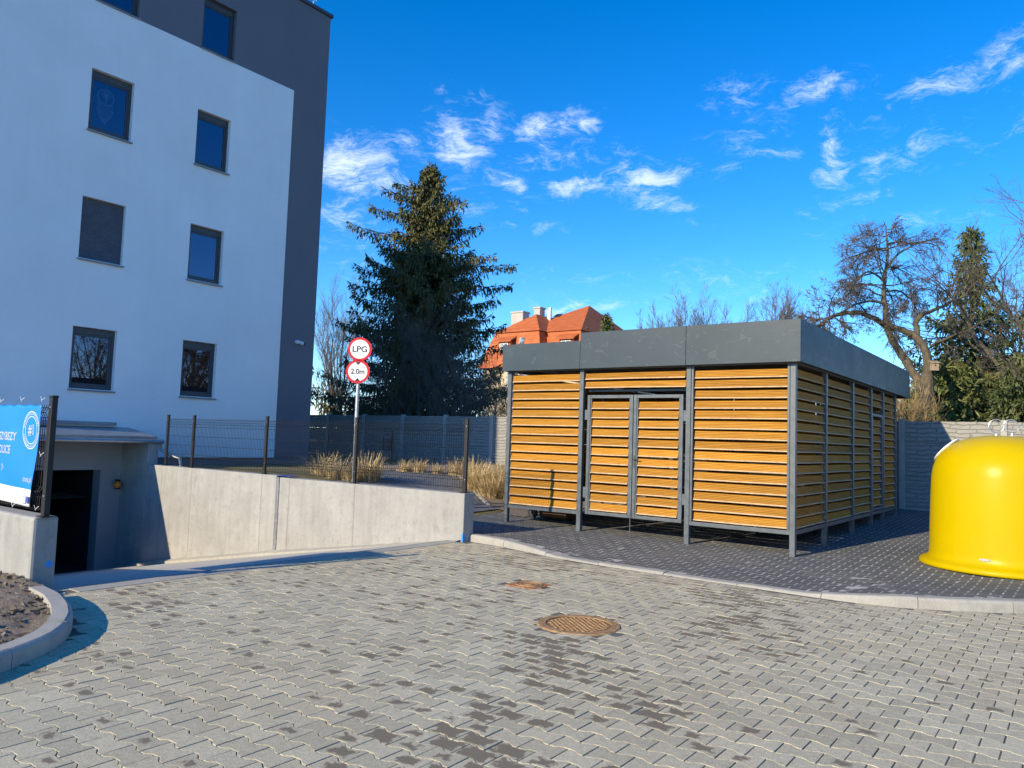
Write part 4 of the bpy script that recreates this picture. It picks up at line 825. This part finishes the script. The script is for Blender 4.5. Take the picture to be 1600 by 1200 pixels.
# ------------------------------------------------------------------ litter bin and dry grasses in the garden
q = at_y(612, 727, 17.5); gz = float(garden_z(q[0], 17.5))
t = thing('litter_bin', 'dark metal litter bin hanging on a curved post beside the garden path', 'litter bin', (q[0], 17.5, gz), R(35))
MB().tube([(0,0,0),(0,0,.98),(-.03,0,1.06),(-.12,0,1.10),(-.28,0,1.08)], .035, 10).build('post', M['litter'], t)
MB().lathe([(0,.42),(.155,.42),(.165,.44),(.165,.86),(.15,.88),(.15,.80),(0,.80)], 24, (-.19,0)).build('bucket', M['litter'], t)
MB().lathe([(.172,.79),(.172,.86),(.166,.86)], 24, (-.19,0)).build('rim', M['steel'], t)
rs = np.random.RandomState(21)
def grass_clump(P, h, w_, n, label, z=None):
    mb = MB(); z0 = float(garden_z(P[0], P[1])) if z is None else z
    for k in range(n):
        a = rs.uniform(0, 2*math.pi); rr = w_*.28*math.sqrt(rs.rand()); x, y = rr*math.cos(a), rr*math.sin(a); a2 = a+rs.normal(0, .6); ln = h*rs.uniform(.35, 1.08); out_ = w_*.62*rs.uniform(.15, 1.25)
        pts = []
        for i in range(4):
            f_ = i/3; pts.append(np.array((x+out_*f_**1.7*math.cos(a2), y+out_*f_**1.7*math.sin(a2), ln*(f_-.42*f_**3*(out_/(w_*.62+1e-6))))))
        wd = rs.uniform(.004, .009); sd_ = np.array((-math.sin(a2), math.cos(a2), 0))*wd; vs = []
        for i, p_ in enumerate(pts): s2 = sd_*(1-.8*i/3); vs += [p_-s2, p_+s2]
        mb.add(vs, [(0,1,3,2),(2,3,5,4),(4,5,7,6)])
    o = mb.build('dry_grass', M['grass']); o.location = (P[0], P[1], z0); return tag(o, label, 'grass', 'tufts of dry ornamental grass')
GR = [((505,743),.62,1.0,230,'tall thin straw tuft beside the grey building corner'),((528,748),.6,.9,240,'straw tuft between the building corner and the sign pole'),((575,752),.72,.85,620,'dense golden tuft right of the sign pole'),
      ((548,752),.45,.7,240,'low straw tuft in front of the sign pole'),((633,738),.42,.5,220,'small straw tuft just right of the litter bin'),((655,739),.45,.55,240,'second small straw tuft right of the litter bin'),
      ((683,741),.35,.45,150,'lowest straw tuft along the far path edge'),((712,744),.55,.6,300,'straw tuft at the bend of the garden path'),((738,748),.62,.8,480,'golden tuft behind the last fence post'),
      ((748,768),.8,.95,850,'big golden tuft right beside the last fence post'),((768,778),.66,.95,800,'broad drooping golden tuft near the path edging'),((788,780),.6,.8,600,'golden tuft touching the left leg of the shelter'),((775,755),.62,.8,420,'golden tuft against the sunlit concrete fence')]
for (pq, h_, w_, n_, lb_) in GR:
    P = hit(*pq); grass_clump(P, h_, w_, n_, lb_)
# ------------------------------------------------------------------ trees
def norm(v): return v/(np.linalg.norm(v)+1e-9)
def branch_tube(mb, pts, r0, r1, n): 
    k = len(pts); mb.tube(pts, [r0+(r1-r0)*i/(k-1) for i in range(k)], n, cap=False)
def grow(mb, p, d, ln, r0, lvl, rs, P):
    """bare branch with side twigs; P: spread, up, wob, kids, ratio, min level"""
    n = 5 if lvl > 1 else 4; pts = [p]; q = p.copy(); dd = d.copy(); st = ln/n
    for i in range(n):
        dd = norm(dd + rs.normal(0, P['wob'], 3) + np.array((0,0,P['up']*(.25 if lvl > 1 else .16)))); q = q+dd*st; pts.append(q.copy())
    r1 = r0*(.42 if lvl else .5); branch_tube(mb, pts, r0, r1, 6 if r0 > .05 else (4 if r0 > .014 else 3))
    if lvl <= 0: return
    k = P['kids'][min(lvl, len(P['kids'])-1)]
    for i in range(k):
        f_ = rs.uniform(.22, 1.0); s_ = f_*n; j = min(int(s_), n-1); b = pts[j]+(pts[j+1]-pts[j])*(s_-j); t_ = norm(pts[j+1]-pts[j])
        side = norm(np.cross(t_, rs.normal(0, 1, 3))); nd = norm(t_*math.cos(P['spread'])+side*math.sin(P['spread'])*rs.uniform(.7, 1.25))
        grow(mb, b, nd, ln*P['ratio']*rs.uniform(.6, 1.15)*(1.15-.5*f_), max(P.get('rmin',.004), (r0+(r1-r0)*f_)*.55), lvl-1, rs, P)
def bare_tree(name, base, height, label, seed, mat, P, lvl=4, r0=.12, lean=(0,0), cat='tree', group=None, stems=1, split=.3):
    rs = np.random.RandomState(seed); t = thing(name, label, cat, tuple(base), 0, group); mb = MB(); cr = MB()
    for s_ in range(stems):
        d = norm(np.array((lean[0]+rs.normal(0,.12)*(stems > 1)*1.6, lean[1]+rs.normal(0,.12)*(stems > 1)*1.6, 1.0))); pts = [np.array((rs.normal(0,.1)*(stems > 1), rs.normal(0,.1)*(stems > 1), -.2))]; q = pts[0].copy(); n = 7
        for i in range(n): d = norm(d+rs.normal(0, P['wob']*.6, 3)+np.array((0,0,.15))); q = q+d*height*.62/n; pts.append(q.copy())
        rr = [r0*(1-.72*i/n) for i in range(n+1)]; mb.tube(pts, rr, 7, cap=False)
        K = P['kids'][-1]
        for i in range(K):
            f_ = split+(1-split)*((i+rs.rand())/K); s2 = f_*n; j = min(int(s2), n-1); b = pts[j]+(pts[j+1]-pts[j])*(s2-j); t_ = norm(pts[j+1]-pts[j])
            side = norm(np.cross(t_, rs.normal(0,1,3))); nd = norm(t_*math.cos(P['spread']*1.1)+side*math.sin(P['spread']*1.1))
            grow(cr, b, nd, height*P['len']*rs.uniform(.7,1.15)*(1.2-.55*f_), rr[j]*.5, lvl-1, rs, P)
        grow(cr, pts[-1], d, height*.36, rr[-1], lvl-1, rs, P)
    mb.build('trunk', mat, t, smooth=True); cr.build('crown', mat, t); return t
class Quads:
    def __init__(s): s.v = []; s.n = 0
    def spray(s, p, d, ln, wd, rs):
        a = norm(np.cross(d, rs.normal(0,1,3)))*wd; s.v += [p-a*.35, p+d*ln*.5-a, p+d*ln, p+d*ln*.5+a*1.0]; s.n += 1
    def build(s, name, mat, parent):
        V = np.array(s.v); me = bpy.data.meshes.new(name); me.vertices.add(len(V)); me.vertices.foreach_set('co', V.reshape(-1)); nq = len(V)//4
        me.loops.add(nq*4); me.loops.foreach_set('vertex_index', np.arange(nq*4, dtype=np.int32)); me.polygons.add(nq); me.polygons.foreach_set('loop_start', (np.arange(nq)*4).astype(np.int32)); me.update(calc_edges=True); me.shade_flat()
        me.materials.append(mat); o = bpy.data.objects.new(name, me); COL.objects.link(o); o.parent = parent; return o
def spruce_branch(Q, wood, b, az, ln, drop, rise, rs, dens=1.0, sag=.9, sz=1.0):
    n = max(4, int(ln/.16)); h = np.array((math.cos(az), math.sin(az), 0)); side = np.array((-h[1], h[0], 0)); pts = []
    for i in range(n+1):
        f_ = i/n; pts.append(b+h*ln*f_*(1-.06*f_)+np.array((0,0,-drop*ln*(f_-.25*f_*f_)+rise*ln*f_**3))+side*.04*ln*math.sin(f_*4+az*3))
    wood.tube(pts, [max(.006, .035*ln/3*(1-f_/n)) for f_ in range(n+1)], 4, cap=False)
    for i in range(1, n+1):
        f_ = i/n; t_ = norm(pts[i]-pts[i-1])
        for sgn in (-1, 1):
            if rs.rand() > .9*dens+.1: continue
            tw = (.18+.55*(1-f_)**.8*f_**.35*min(1, ln/2.2))*rs.uniform(.55, 1.2); dr = norm(t_*.55+side*sgn*rs.uniform(.6, 1.1)+np.array((0,0,-.25-.3*rs.rand())))
            m_ = max(2, int(tw/.085))
            for k in range(m_+1):
                p_ = pts[i]+dr*tw*k/m_+np.array((0,0,-.28*sag*tw*(k/m_)**2))
                Q.spray(p_, norm(dr*.5+np.array((0,0,-rs.uniform(.25,1.25)*sag))+rs.normal(0,.35,3)), rs.uniform(.15,.30)*sz, rs.uniform(.020,.038)*sz, rs)
                if rs.rand() < .7: Q.spray(p_, norm(dr+rs.normal(0,.45,3)), rs.uniform(.12,.2)*sz, .028*sz, rs)
        Q.spray(pts[i], norm(t_+rs.normal(0,.4,3)), .18*sz, .03*sz, rs)
        if rs.rand() < .75*dens: Q.spray(pts[i], norm(np.array((0,0,-1.))+rs.normal(0,.3,3)), rs.uniform(.2,.42)*sz, .04*sz, rs)
    Q.spray(pts[-1], norm(pts[-1]-pts[-2]+np.array((0,0,.03))), .22*sz, .03*sz, rs)
def spruce(name, base, H_, radius, label, seed, mat, whorl=.34, per=6, extra=(), dens=1.0, trunk_r=.22, start=.06, sag=.9, sz=1.0, group=None):
    rs = np.random.RandomState(seed); t = thing(name, label, 'tree', tuple(base), 0, group); Q = Quads(); wd = MB()
    MB().tube([(0,0,-.3),(.02,0,H_*.5),(0,.02,H_*.97)], [trunk_r, trunk_r*.55, .015], 9, cap=False).build('trunk', M['bark_dark'], t, smooth=True)
    z = H_*start; a0 = 0
    while z < H_-.1:
        f_ = z/H_; k = per if f_ < .85 else max(4, per-1); a0 += 1.3
        for i in range(k):
            ln = radius(f_)*(rs.uniform(.38 if f_ > .62 else .58, .98) if rs.rand() < .75 else rs.uniform(.85, 1.14))
            if ln < .1: continue
            spruce_branch(Q, wd, np.array((0,0,z+rs.uniform(-.1,.1))), a0+2*math.pi*i/k+rs.normal(0,.25), ln, .10+.40*(1-f_)-.35*max(0,f_-.8)*5*.5, .20+.1*rs.rand(), rs, dens, sag, sz)
        z += whorl*(.65+.5*(1-f_))
    for (az, zz, ln, dp, rise) in extra: spruce_branch(Q, wd, np.array((0,0,zz)), az, ln, dp, rise, rs, 1.15, sag, sz)
    for k in range(40):
        Q.spray(np.array((0,0,H_*rs.uniform(.95,1.0))), norm(np.array((rs.normal(0,.5),rs.normal(0,.5),.8))), .22*sz, .03*sz, rs)
    wd.build('branches', M['bark_dark'], t); Q.build('crown', mat, t); return t
# the big spruce behind the garden
q = at_y(657, 640, 26.0); bx, by = q[0], 26.0; top = at_y(656, 263, 26.0)[2]
lat = np.array((_r[0], _r[1])); lat = lat/np.linalg.norm(lat); azR = math.atan2(lat[1], lat[0]); azL = azR+math.pi
def ztip(py): return at_y(657, py, 26.0)[2]-.6
mpp = (at_y(757, 500, 26.0)-at_y(657, 500, 26.0)); mpp = math.hypot(mpp[0]*lat[0], mpp[0]*lat[0]*0)/100 if False else abs((at_y(657,500,26.0)-_O)@_f)/FPX
ex = []
for (sgn, px, py_root, dp, rise, da) in ((-1,528,372,.06,.16,.1),(-1,556,338,-.02,.14,-.2),(-1,583,318,-.08,.12,.25),(-1,538,425,.12,.16,-.15),(-1,536,450,.18,.12,.2),(-1,515,500,.28,.16,0),(-1,600,300,-.05,.1,.1),
                                  (1,745,360,.02,.14,.1),(1,768,405,.05,.08,-.12),(1,803,415,.02,.05,.05),(1,800,440,.10,.10,.2),(1,780,470,.2,.16,-.2),(1,812,520,.30,.14,.08),(1,795,495,.3,.2,.3),(1,720,330,.0,.12,-.3),(1,705,315,-.04,.1,.2)):
    ex.append(((azR if sgn > 0 else azL)+da, ztip(py_root)+.6-.62, abs(px-657)*mpp*1.0, dp, rise))
def rad1(f_): return 5.3*(1-max(f_,.14))**.66*(1+.12*math.sin(f_*31))*(1 if f_ < .72 else .82)+.05
spruce('spruce_tree', (bx, by, .62), top-.62, rad1, 'tall broad dark spruce with drooping branches behind the road sign', 31, M['needle'], .40, 9, ex, 1.0, .24, .03, 1.35, 1.2)
# second spruce on the right behind the apple tree
q = at_y(1520, 650, 28.5); top2 = at_y(1514, 360, 28.5)[2]
spruce('spruce_tree', (q[0], 28.5, .3), top2-.3, lambda f_: 3.7*(1-f_)**.8*(1.0 if f_ < .72 else .6)+.08, 'narrow green spruce behind the crooked apple tree at the right', 32, M['needle2'], .36, 6, (), .9, .15)
q = at_y(947, 560, 43.0); top3 = at_y(945, 492, 43.0)[2]
spruce('pine_tree', (q[0], 43.0, .3), top3-.3, lambda f_: 1.5*(1-f_)**.7+.12, 'small pine tip showing above the shelter roof beside the orange house', 33, M['needle2'], .36, 5, (), .9, .12, .5, .4, 1.3)
# dark conifers low down at the right
for i, (px, Yv, pt_, lab) in enumerate(((1478,25.6,560,'yellow green conifer bush behind the forked apple trunk'),(1545,27.0,590,'dark green conifer bush under the narrow spruce'),(1600,26.0,560,'dark conifer bush behind the leaning trunk at the right edge'),(1440,27.5,600,'olive conifer bush peeking out behind the shelter corner'))):
    q = at_y(px, 650, Yv); tp = at_y(px, pt_, Yv)[2]
    spruce('conifer_bush', (q[0], Yv, .3), tp-.3, lambda f_: 1.5*(1-f_*.92)**.55, lab, 40+i, M['hedge'] if i in (0, 3) else M['needle2'], .26, 7, (), 1.0, .08, .05, .6, 1.0, 'conifer bushes behind the concrete fence')
# bare trees
PB = dict(spread=.62, up=.35, wob=.13, kids=[0,5,6,7,9], ratio=.56, len=.42)
def bt_(name, px, pyt, Yv, label, seed, mat, P=PB, lvl=4, r0=.12, lean=(0,0), group=None, stems=1, split=.3, cat='tree'):
    q = at_y(px, 655, Yv); tp = at_y(px, pyt, Yv)[2]; return bare_tree(name, (q[0], Yv, .4), (tp-.4)*1.05, label, seed, mat, P, lvl, r0, lean, cat, group, stems, split)
PU = dict(spread=.42, up=.7, wob=.08, kids=[0,5,6,7,9], ratio=.6, len=.5)
bt_('bare_tree', 523, 462, 33.0, 'bare upright tree with fine twigs behind the grey building corner', 51, M['twig_grey'], PU, 4, .13, (0,0), 'bare trees behind the fence', 2, .2)
bt_('bare_tree', 498, 560, 28.0, 'dark low bare tree close against the grey building corner', 52, M['bark_dark'], PB, 4, .12, (.1,0), 'bare trees behind the fence', 1, .25)
for i, (px, pt_, Yv, lab) in enumerate(((620,500,22.4,'bare grey shrub in front of the big spruce above the litter bin'),(668,470,22.8,'tallest bare shrub in front of the middle of the big spruce'),(725,540,22.2,'bare shrub low in front of the right half of the big spruce'),(775,560,22.8,'bare shrub at the right edge of the big spruce near the shelter'),(575,560,22.6,'bare shrub in front of the big spruce just right of the sign'))):
    bt_('bare_shrub', px, pt_, Yv, lab, 60+i, M['twig_grey'], dict(spread=.5, up=.3, wob=.17, kids=[0,5,6,8], ratio=.58, len=.5, rmin=.0045), 3, .035, (0,0), 'bare shrubs behind the concrete fence', 4, .15, 'shrub')
bt_('bare_shrub', 818, 585, 24.0, 'straw coloured bare shrub between the spruce and the shelter', 70, M['twig_straw'], dict(spread=.55, up=.25, wob=.18, kids=[0,6,7,9], ratio=.6, len=.5, rmin=.006), 3, .035, (0,0), 'bare shrubs behind the concrete fence', 6, .1, 'shrub')
bt_('bare_shrub', 1418, 590, 22.2, 'tangled straw coloured shrub at the rear corner of the shelter', 71, M['twig_straw'], dict(spread=.5, up=.4, wob=.2, kids=[0,6,7,9], ratio=.6, len=.5, rmin=.005), 3, .03, (0,0), 'bare shrubs behind the concrete fence', 6, .1, 'shrub')
for i, (px, pt_, Yv, lab) in enumerate(((1072,485,70,'distant round bare tree above the middle of the shelter roof'),(1115,482,74,'second distant bare tree just right of the round one'),(1200,474,68,'distant bare tree above the right end of the shelter front'),(1240,482,74,'faint bare tree beside the front corner of the shelter roof'),(1028,512,72,'lowest distant bare tree over the shelter fascia'))):
    bt_('bare_tree', px, pt_, Yv, lab, 80+i, M['twig_grey'], dict(PU, spread=.5, rmin=.012), 4, .16, (0,0), 'far bare trees beyond the shelter', 1, .35)
bt_('bare_tree', 1650, 265, 26.5, 'bare tree at the right edge whose twigs reach into the sky', 90, M['bark'], dict(PB, up=.15, len=.5), 4, .16, (-.05,0), 'bare trees behind the fence', 1, .3)
bt_('bare_tree', 1600, 395, 31.0, 'bare twiggy tree right of the narrow spruce', 91, M['twig_grey'], dict(PB, up=.2), 4, .12, (0,0), 'bare trees behind the fence', 2, .3)
for i, (x, y, h_, lab) in enumerate(((8.2,20.8,8.5,'nearest bare tree right of the yellow container mirrored in the lowest windows'),(12.5,22.6,9.5,'bare tree behind the nearest one mirrored in the lowest windows'),(9.5,27.0,10.5,'tall bare tree standing past the right edge and mirrored in the windows'),(14.5,29.5,12.0,'tallest bare tree further right mirrored in the windows'),(6.5,25.0,8.5,'lower bare tree right of the yellow container mirrored in the windows'))):
    bare_tree('bare_tree', (x, y, 0), h_, lab, 95+i, M['bark'], dict(PB, rmin=.008), 4, .18, (0,0), 'tree', 'bare trees beyond the yellow container', 1, .25)
# crooked apple tree
AY = 23.2
def ap(px, py, dy=0.0): return at_y(px, py, AY+dy)
rs = np.random.RandomState(101); a0 = ap(1433, 662); t = thing('apple_tree', 'crooked forked apple tree with a twiggy umbrella crown behind the shelter', 'tree', (a0[0], AY, 0))
o0 = np.array((a0[0], AY, 0)); tk = MB(); cr = MB()
def limb(pts, r0, r1, mb=tk, n=8):
    P3 = [ap(*p_)-o0 for p_ in pts]; out_ = []
    for i in range(len(P3)-1):
        for k in range(4):
            f_ = k/4; p0 = P3[max(i-1,0)]; p1 = P3[i]; p2 = P3[i+1]; p3 = P3[min(i+2,len(P3)-1)]
            out_.append(.5*((2*p1)+(p2-p0)*f_+(2*p0-5*p1+4*p2-p3)*f_**2+(3*p1-p0-3*p2+p3)*f_**3))
    out_.append(P3[-1]); k = len(out_); out_ = [p_+rs.normal(0,.012,3) for p_ in out_]; mb.tube(out_, [r0+(r1-r0)*i/(k-1) for i in range(k)], n, cap=True); return out_
L1 = limb([(1430,680),(1437,650),(1448,612),(1449,585)], .195, .15)
L2 = limb([(1447,618),(1425,580),(1402,545),(1388,515),(1382,480),(1383,440),(1387,400),(1385,368),(1381,345)], .13, .008)
L3 = limb([(1449,588),(1449,560),(1440,535),(1420,520),(1402,513),(1386,508)], .115, .07)
L4 = limb([(1387,512),(1365,497,-.3),(1338,489,-.6),(1310,492,-1.0),(1288,503,-1.3),(1275,512,-1.5)], .085, .035)
L5 = limb([(1433,530),(1432,505,.3),(1440,492,.5),(1462,484,.8),(1490,470,1.0),(1510,462,1.2)], .085, .02)
L6 = limb([(1455,540),(1480,528,-.5),(1520,512,-.9),(1560,490,-1.3)], .045, .012)
tk.build('trunk', M['bark_apple'], t, smooth=True)
PA = dict(spread=.72, up=-.30, wob=.17, kids=[0,4,5,8], ratio=.60, len=.5, rmin=.0055)
def twigs(path, n, ln, r_, f0, up, lvl=3, bias=(0,0,0), f1=1.0):
    for i in range(n):
        f_ = f0+(f1-f0)*rs.rand(); s_ = f_*(len(path)-1); j = min(int(s_), len(path)-2); b = path[j]+(path[j+1]-path[j])*(s_-j); t_ = norm(path[j+1]-path[j])
        d = norm(np.cross(t_, rs.normal(0,1,3))+t_*.35+np.array((0,0,up))+np.array(bias)); grow(cr, b, d, ln*rs.uniform(.55,1.2), r_, lvl, rs, PA)
twigs(L2, 16, 1.3, .022, .55, -.15, 3, (0,0,0), .88); twigs(L2, 6, 1.4, .026, .42, -.2, 3, (0,0,0), .7); twigs(L2, 8, .7, .016, .84, -.15, 3, (0,0,0), .96)
twigs(L4, 11, .85, .022, .25, .25); twigs(L4, 8, .9, .022, .6, -.1); twigs(L5, 6, .7, .02, .3, .3); twigs(L6, 6, .7, .016, .2, .1); twigs(L3, 5, .9, .018, .3, .1)
lw1 = limb([(1384,475),(1360,470,-.5),(1330,480,-1.0),(1300,495,-1.5),(1270,500,-1.8)], .04, .015, cr, 5); twigs(lw1, 11, .7, .014, .1, .1)
lw2 = limb([(1385,420),(1405,395,.4),(1440,380,.8),(1465,385,1.1),(1478,398,1.2)], .035, .012, cr, 5); twigs(lw2, 6, .5, .012, .2, .15, 2)
lw3 = limb([(1384,440),(1362,425,-.4),(1345,430,-.8),(1325,460,-1.1)], .035, .012, cr, 5); twigs(lw3, 12, .7, .013, .1, .2)
lw4 = limb([(1383,455),(1405,455,.4),(1425,470,.8),(1440,495,1.0)], .035, .012, cr, 5); twigs(lw4, 12, .7, .013, .1, .2)
cr.build('crown', M['bark'], t)
q = ap(1460, 572, -.4); t = BH = thing('birdhouse', 'small weathered wooden birdhouse on the forked apple trunk', 'birdhouse', tuple(q), R(30))
bh = MB(); bh.box(-.12,.12,-.10,.10,-.17,.12); bh.build('box', M['birdhouse'], t, bevel=.006)
MB().add([(-.15,-.15,.10),(.15,-.15,.10),(.15,.13,.19),(-.15,.13,.19),(-.15,-.15,.125),(.15,-.15,.125),(.15,.13,.215),(-.15,.13,.215)],[(0,3,2,1),(4,5,6,7),(0,1,5,4),(1,2,6,5),(2,3,7,6),(3,0,4,7)]).build('roof', M['birdhouse'], t)
o = MB().lathe([(0,0),(.03,0),(.03,.003),(0,.003)],16).build('entrance_hole', M['dark'], t); o.rotation_euler = (R(90),0,0); o.location = (0,-.1005,.02)
BH.scale = (.72, .72, .72)
# leaning trunk at the right edge
AY = 22.6; b0 = ap(1555,660); t = thing('leaning_tree', 'bare tree with a thick trunk bending right at the picture edge', 'tree', (b0[0], AY, 0)); o0 = np.array((b0[0], AY, 0)); tk = MB(); cr = MB()
T1 = limb([(1555,680),(1555,640),(1560,615),(1578,598),(1600,588,-.2),(1640,560,-.4),(1670,500,-.5),(1680,430,-.5)], .19, .08); T2 = limb([(1580,598),(1598,600,-.3),(1630,585,-.7)], .12, .08); tk.build('trunk', M['bark_light'], t, smooth=True)
twigs(T1, 12, 1.3, .03, .5, .5); twigs(T1, 6, 1.0, .02, .8, .6, 3, (-.4,-.2,0)); cr.build('crown', M['bark'], t)
# ------------------------------------------------------------------ houses beyond
HY = 46.0; zbk, zev = 9.60, 6.9; xw0, xw1 = -35.9, -31.9; HM = 46.9; xm1 = -28.9; xm0 = -35.9; DB = 10.0
t = thing('house', 'house with an orange tiled mansard roof, chimneys and white dormers beyond the shelter', 'house')
wl = MB(); of = .95
wl.box(xw0-of+.35,xw1+of-.35,HY-of+.35,HM+2,0,zev); wl.box(xm0-of+.35,xm1+of-.35,HM-of+.35,HM+DB+of-.35,0,zev-.004); wl.build('wall', M['house_wall'], t)
rf = MB()
def mansard(x0, x1, y0, y1, zb_, ze, o_, back=True):
    t4 = [(x0,y0,zb_),(x1,y0,zb_),(x1,y1,zb_),(x0,y1,zb_)]; b4 = [(x0-o_,y0-o_,ze),(x1+o_,y0-o_,ze),(x1+o_,y1+o_,ze),(x0-o_,y1+o_,ze)]
    for i in range(4):
        if not back and i == 2: continue
        j = (i+1) % 4; rf.quad(b4[i], b4[j], t4[j], t4[i])
mansard(xm0,xm1,HM,HM+DB,zbk,zev,of); mansard(xw0,xw1,HY,HM+1,zbk+.003,zev+.003,of,False)
e_ = .12; zr_ = 12.35; yr = HM+DB/2; ra, rb_ = (xm0+4.6,yr,zr_), (xm1-2.35,yr,zr_)
c4 = [(xm0-e_,HM-e_,zbk+.02),(xm1+e_,HM-e_,zbk+.02),(xm1+e_,HM+DB+e_,zbk+.02),(xm0-e_,HM+DB+e_,zbk+.02)]
rf.quad(c4[0],c4[1],rb_,ra); rf.quad(c4[1],c4[2],rb_); rf.quad(c4[2],c4[3],ra,rb_); rf.quad(c4[3],c4[0],ra); rf.quad(c4[3],c4[2],c4[1],c4[0])
ax = (xw0+xw1)/2; zaw = 11.25; w4 = [(xw0-e_,HY-e_,zbk+.024),(xw1+e_,HY-e_,zbk+.024)]; apx = (ax+.3,HY+2.0,zaw); apb = (ax+.3,HY+5.2,zaw)
rf.quad(w4[0],w4[1],apx); rf.quad(w4[1],(xw1+e_,HM+4,zbk+.024),apb,apx); rf.quad((xw0-e_,HM+4,zbk+.024),w4[0],apx,apb)
RF = rf.build('roof', M['tile'], t)
def hp(px, py, Y): q = at_y(px, py, Y); return q
def chim(px, pyt, Y, w_, d_, zb_, name='chimney', mat=None):
    q = hp(px, pyt, Y); MB().box(q[0]-w_,q[0]+w_,Y-d_,Y+d_,zb_,q[2]).build(name, mat or M['chimney'], RF, bevel=.02)
    if name == 'chimney': MB().box(q[0]-w_-.06,q[0]+w_+.06,Y-d_-.06,Y+d_+.06,q[2],q[2]+.12).build('chimney_cap', M['chimney'], RF)
chim(813,490,HM+4.5,.6,.45,9.7); chim(843,483,HY+3.0,.28,.34,9.8); chim(857,484,HM+2.4,.07,.07,9.8,'flue_pipe',M['galv']); chim(860,480,HM+2.4,.09,.09,9.8,'flue_pipe',M['galv'])
def dormer(px0, px1, py0, py1, Y):
    a = hp(px0, py1, Y); b = hp(px1, py0, Y); x0, x1, z0, z1 = a[0], b[0], a[2], b[2]; D_ = MB(); D_.box(x0-.15,x1+.22,Y,Y+2.2,z0-.15,z1+.08); d_ = D_.build('dormer', M['tile'], t)
    MB().add([(x0-.4,Y-.25,z1+.05),(x1+.4,Y-.25,z1+.05),(x1+.4,Y+1.6,z1+1.0),(x0-.4,Y+1.6,z1+1.0),(x0-.4,Y-.25,z1+.15),(x1+.4,Y-.25,z1+.15),(x1+.4,Y+1.6,z1+1.1),(x0-.4,Y+1.6,z1+1.1)],[(0,3,2,1),(4,5,6,7),(0,1,5,4),(1,2,6,5),(2,3,7,6),(3,0,4,7)]).build('dormer_roof', M['tile'], d_)
    fr = MB(); c_ = .07; xm_ = (x0+x1)/2
    for bx_ in ((x0,x1,z0,z0+c_),(x0,x1,z1-c_,z1),(x0,x0+c_,z0+c_,z1-c_),(x1-c_,x1,z0+c_,z1-c_),(xm_-.05,xm_+.05,z0+c_,z1-c_)): fr.box(bx_[0],bx_[1],Y-.05,Y-.003,bx_[2],bx_[3])
    fr.build('window', M['white_plastic'], d_); MB().box(x0+c_,x1-c_,Y-.03,Y-.004,z0+c_,z1-c_).build('pane', M['glass_far'], d_)
m = Mat('far_glass', (.18,.21,.25), .1); m.color(m.mix(m.mr(m.noise(m.pos(), 2, 3), .4, .6), (.08,.10,.13), (.38,.42,.46))); M['glass_far'] = m.m
dormer(781,794,535.5,547,HY-.62); dormer(876.5,892,531,545,HM-.55)
sk = MB(); a = hp(811,540,HY-.55); b = hp(817.5,526,HY-.35); ys2 = lambda z: HY-(zbk-z)*of/(zbk-zev)-.04; z0_, z1_ = a[2]-.25, a[2]+.65; sk.add([(a[0]-.2,ys2(z0_),z0_),(a[0]+.26,ys2(z0_),z0_),(a[0]+.26,ys2(z1_),z1_),(a[0]-.2,ys2(z1_),z1_)],[(0,1,2,3)]); sk.build('skylight', M['glass_far'], RF)
a = hp(872,487,HM+3.2); zs = lambda y: zbk+.06+(zr_-zbk)*(y-HM+e_)/(yr-HM+e_); sk = MB(); sk.quad((a[0]-.3,HM+2.9,zs(HM+2.9)),(a[0]+.3,HM+2.9,zs(HM+2.9)),(a[0]+.3,HM+3.5,zs(HM+3.5)),(a[0]-.3,HM+3.5,zs(HM+3.5))); sk.build('skylight', M['litter'], RF)
for (px, py) in ((808,540),(833,539)): q = hp(px, py, HY-.7); MB().tube([(q[0],HY-.75,q[2]-.5),(q[0],HY-.75,q[2]+.05)], .06, 8).build('vent_pipe', M['chimney'], RF)
for px in (800, 820): q = hp(px, 595, HY-.6); MB().box(q[0]-.5,q[0]+.5,HY-.64,HY-.56,q[2]-.7,q[2]+.7).build('window', M['glass_far'], t)
q = at_y(1592, 575, 44.0); rz = at_y(1592, 556, 44.0)[2]; t = thing('house', 'low house with a dark red tiled roof glimpsed at the right edge', 'house', (q[0]+1.5, 44, 0))
MB().box(-5,5,0,8,0,rz-1.9).build('wall', M['house_wall'], t); MB().add([(-5.4,-.4,rz-2.0),(5.4,-.4,rz-2.0),(5.4,8.4,rz-2.0),(-5.4,8.4,rz-2.0),(-4,4,rz+.5),(4,4,rz+.5)],[(0,1,5,4),(1,2,5),(2,3,4,5),(3,0,4),(3,2,1,0)]).build('roof', M['red_tile'], t)
# far woodland belt closing the horizon
rs = np.random.RandomState(77); Q = Quads()
for k in range(15000):
    a = rs.uniform(-1.35, 1.9); dd = rs.uniform(75, 110); hgt = 7.5+2*math.sin(a*17)+1.5*math.sin(a*41); Q.spray(np.array((math.sin(a)*dd, math.cos(a)*dd, rs.uniform(0, hgt))), norm(rs.normal(0,1,3)+np.array((0,0,1.2))), rs.uniform(.5,1.2), rs.uniform(.08,.25), rs)
fw = Q.build('far_woodland', M['twig_grey'], None); tag(fw, 'hazy belt of bare trees along the far horizon behind everything', 'woodland', kind='stuff')
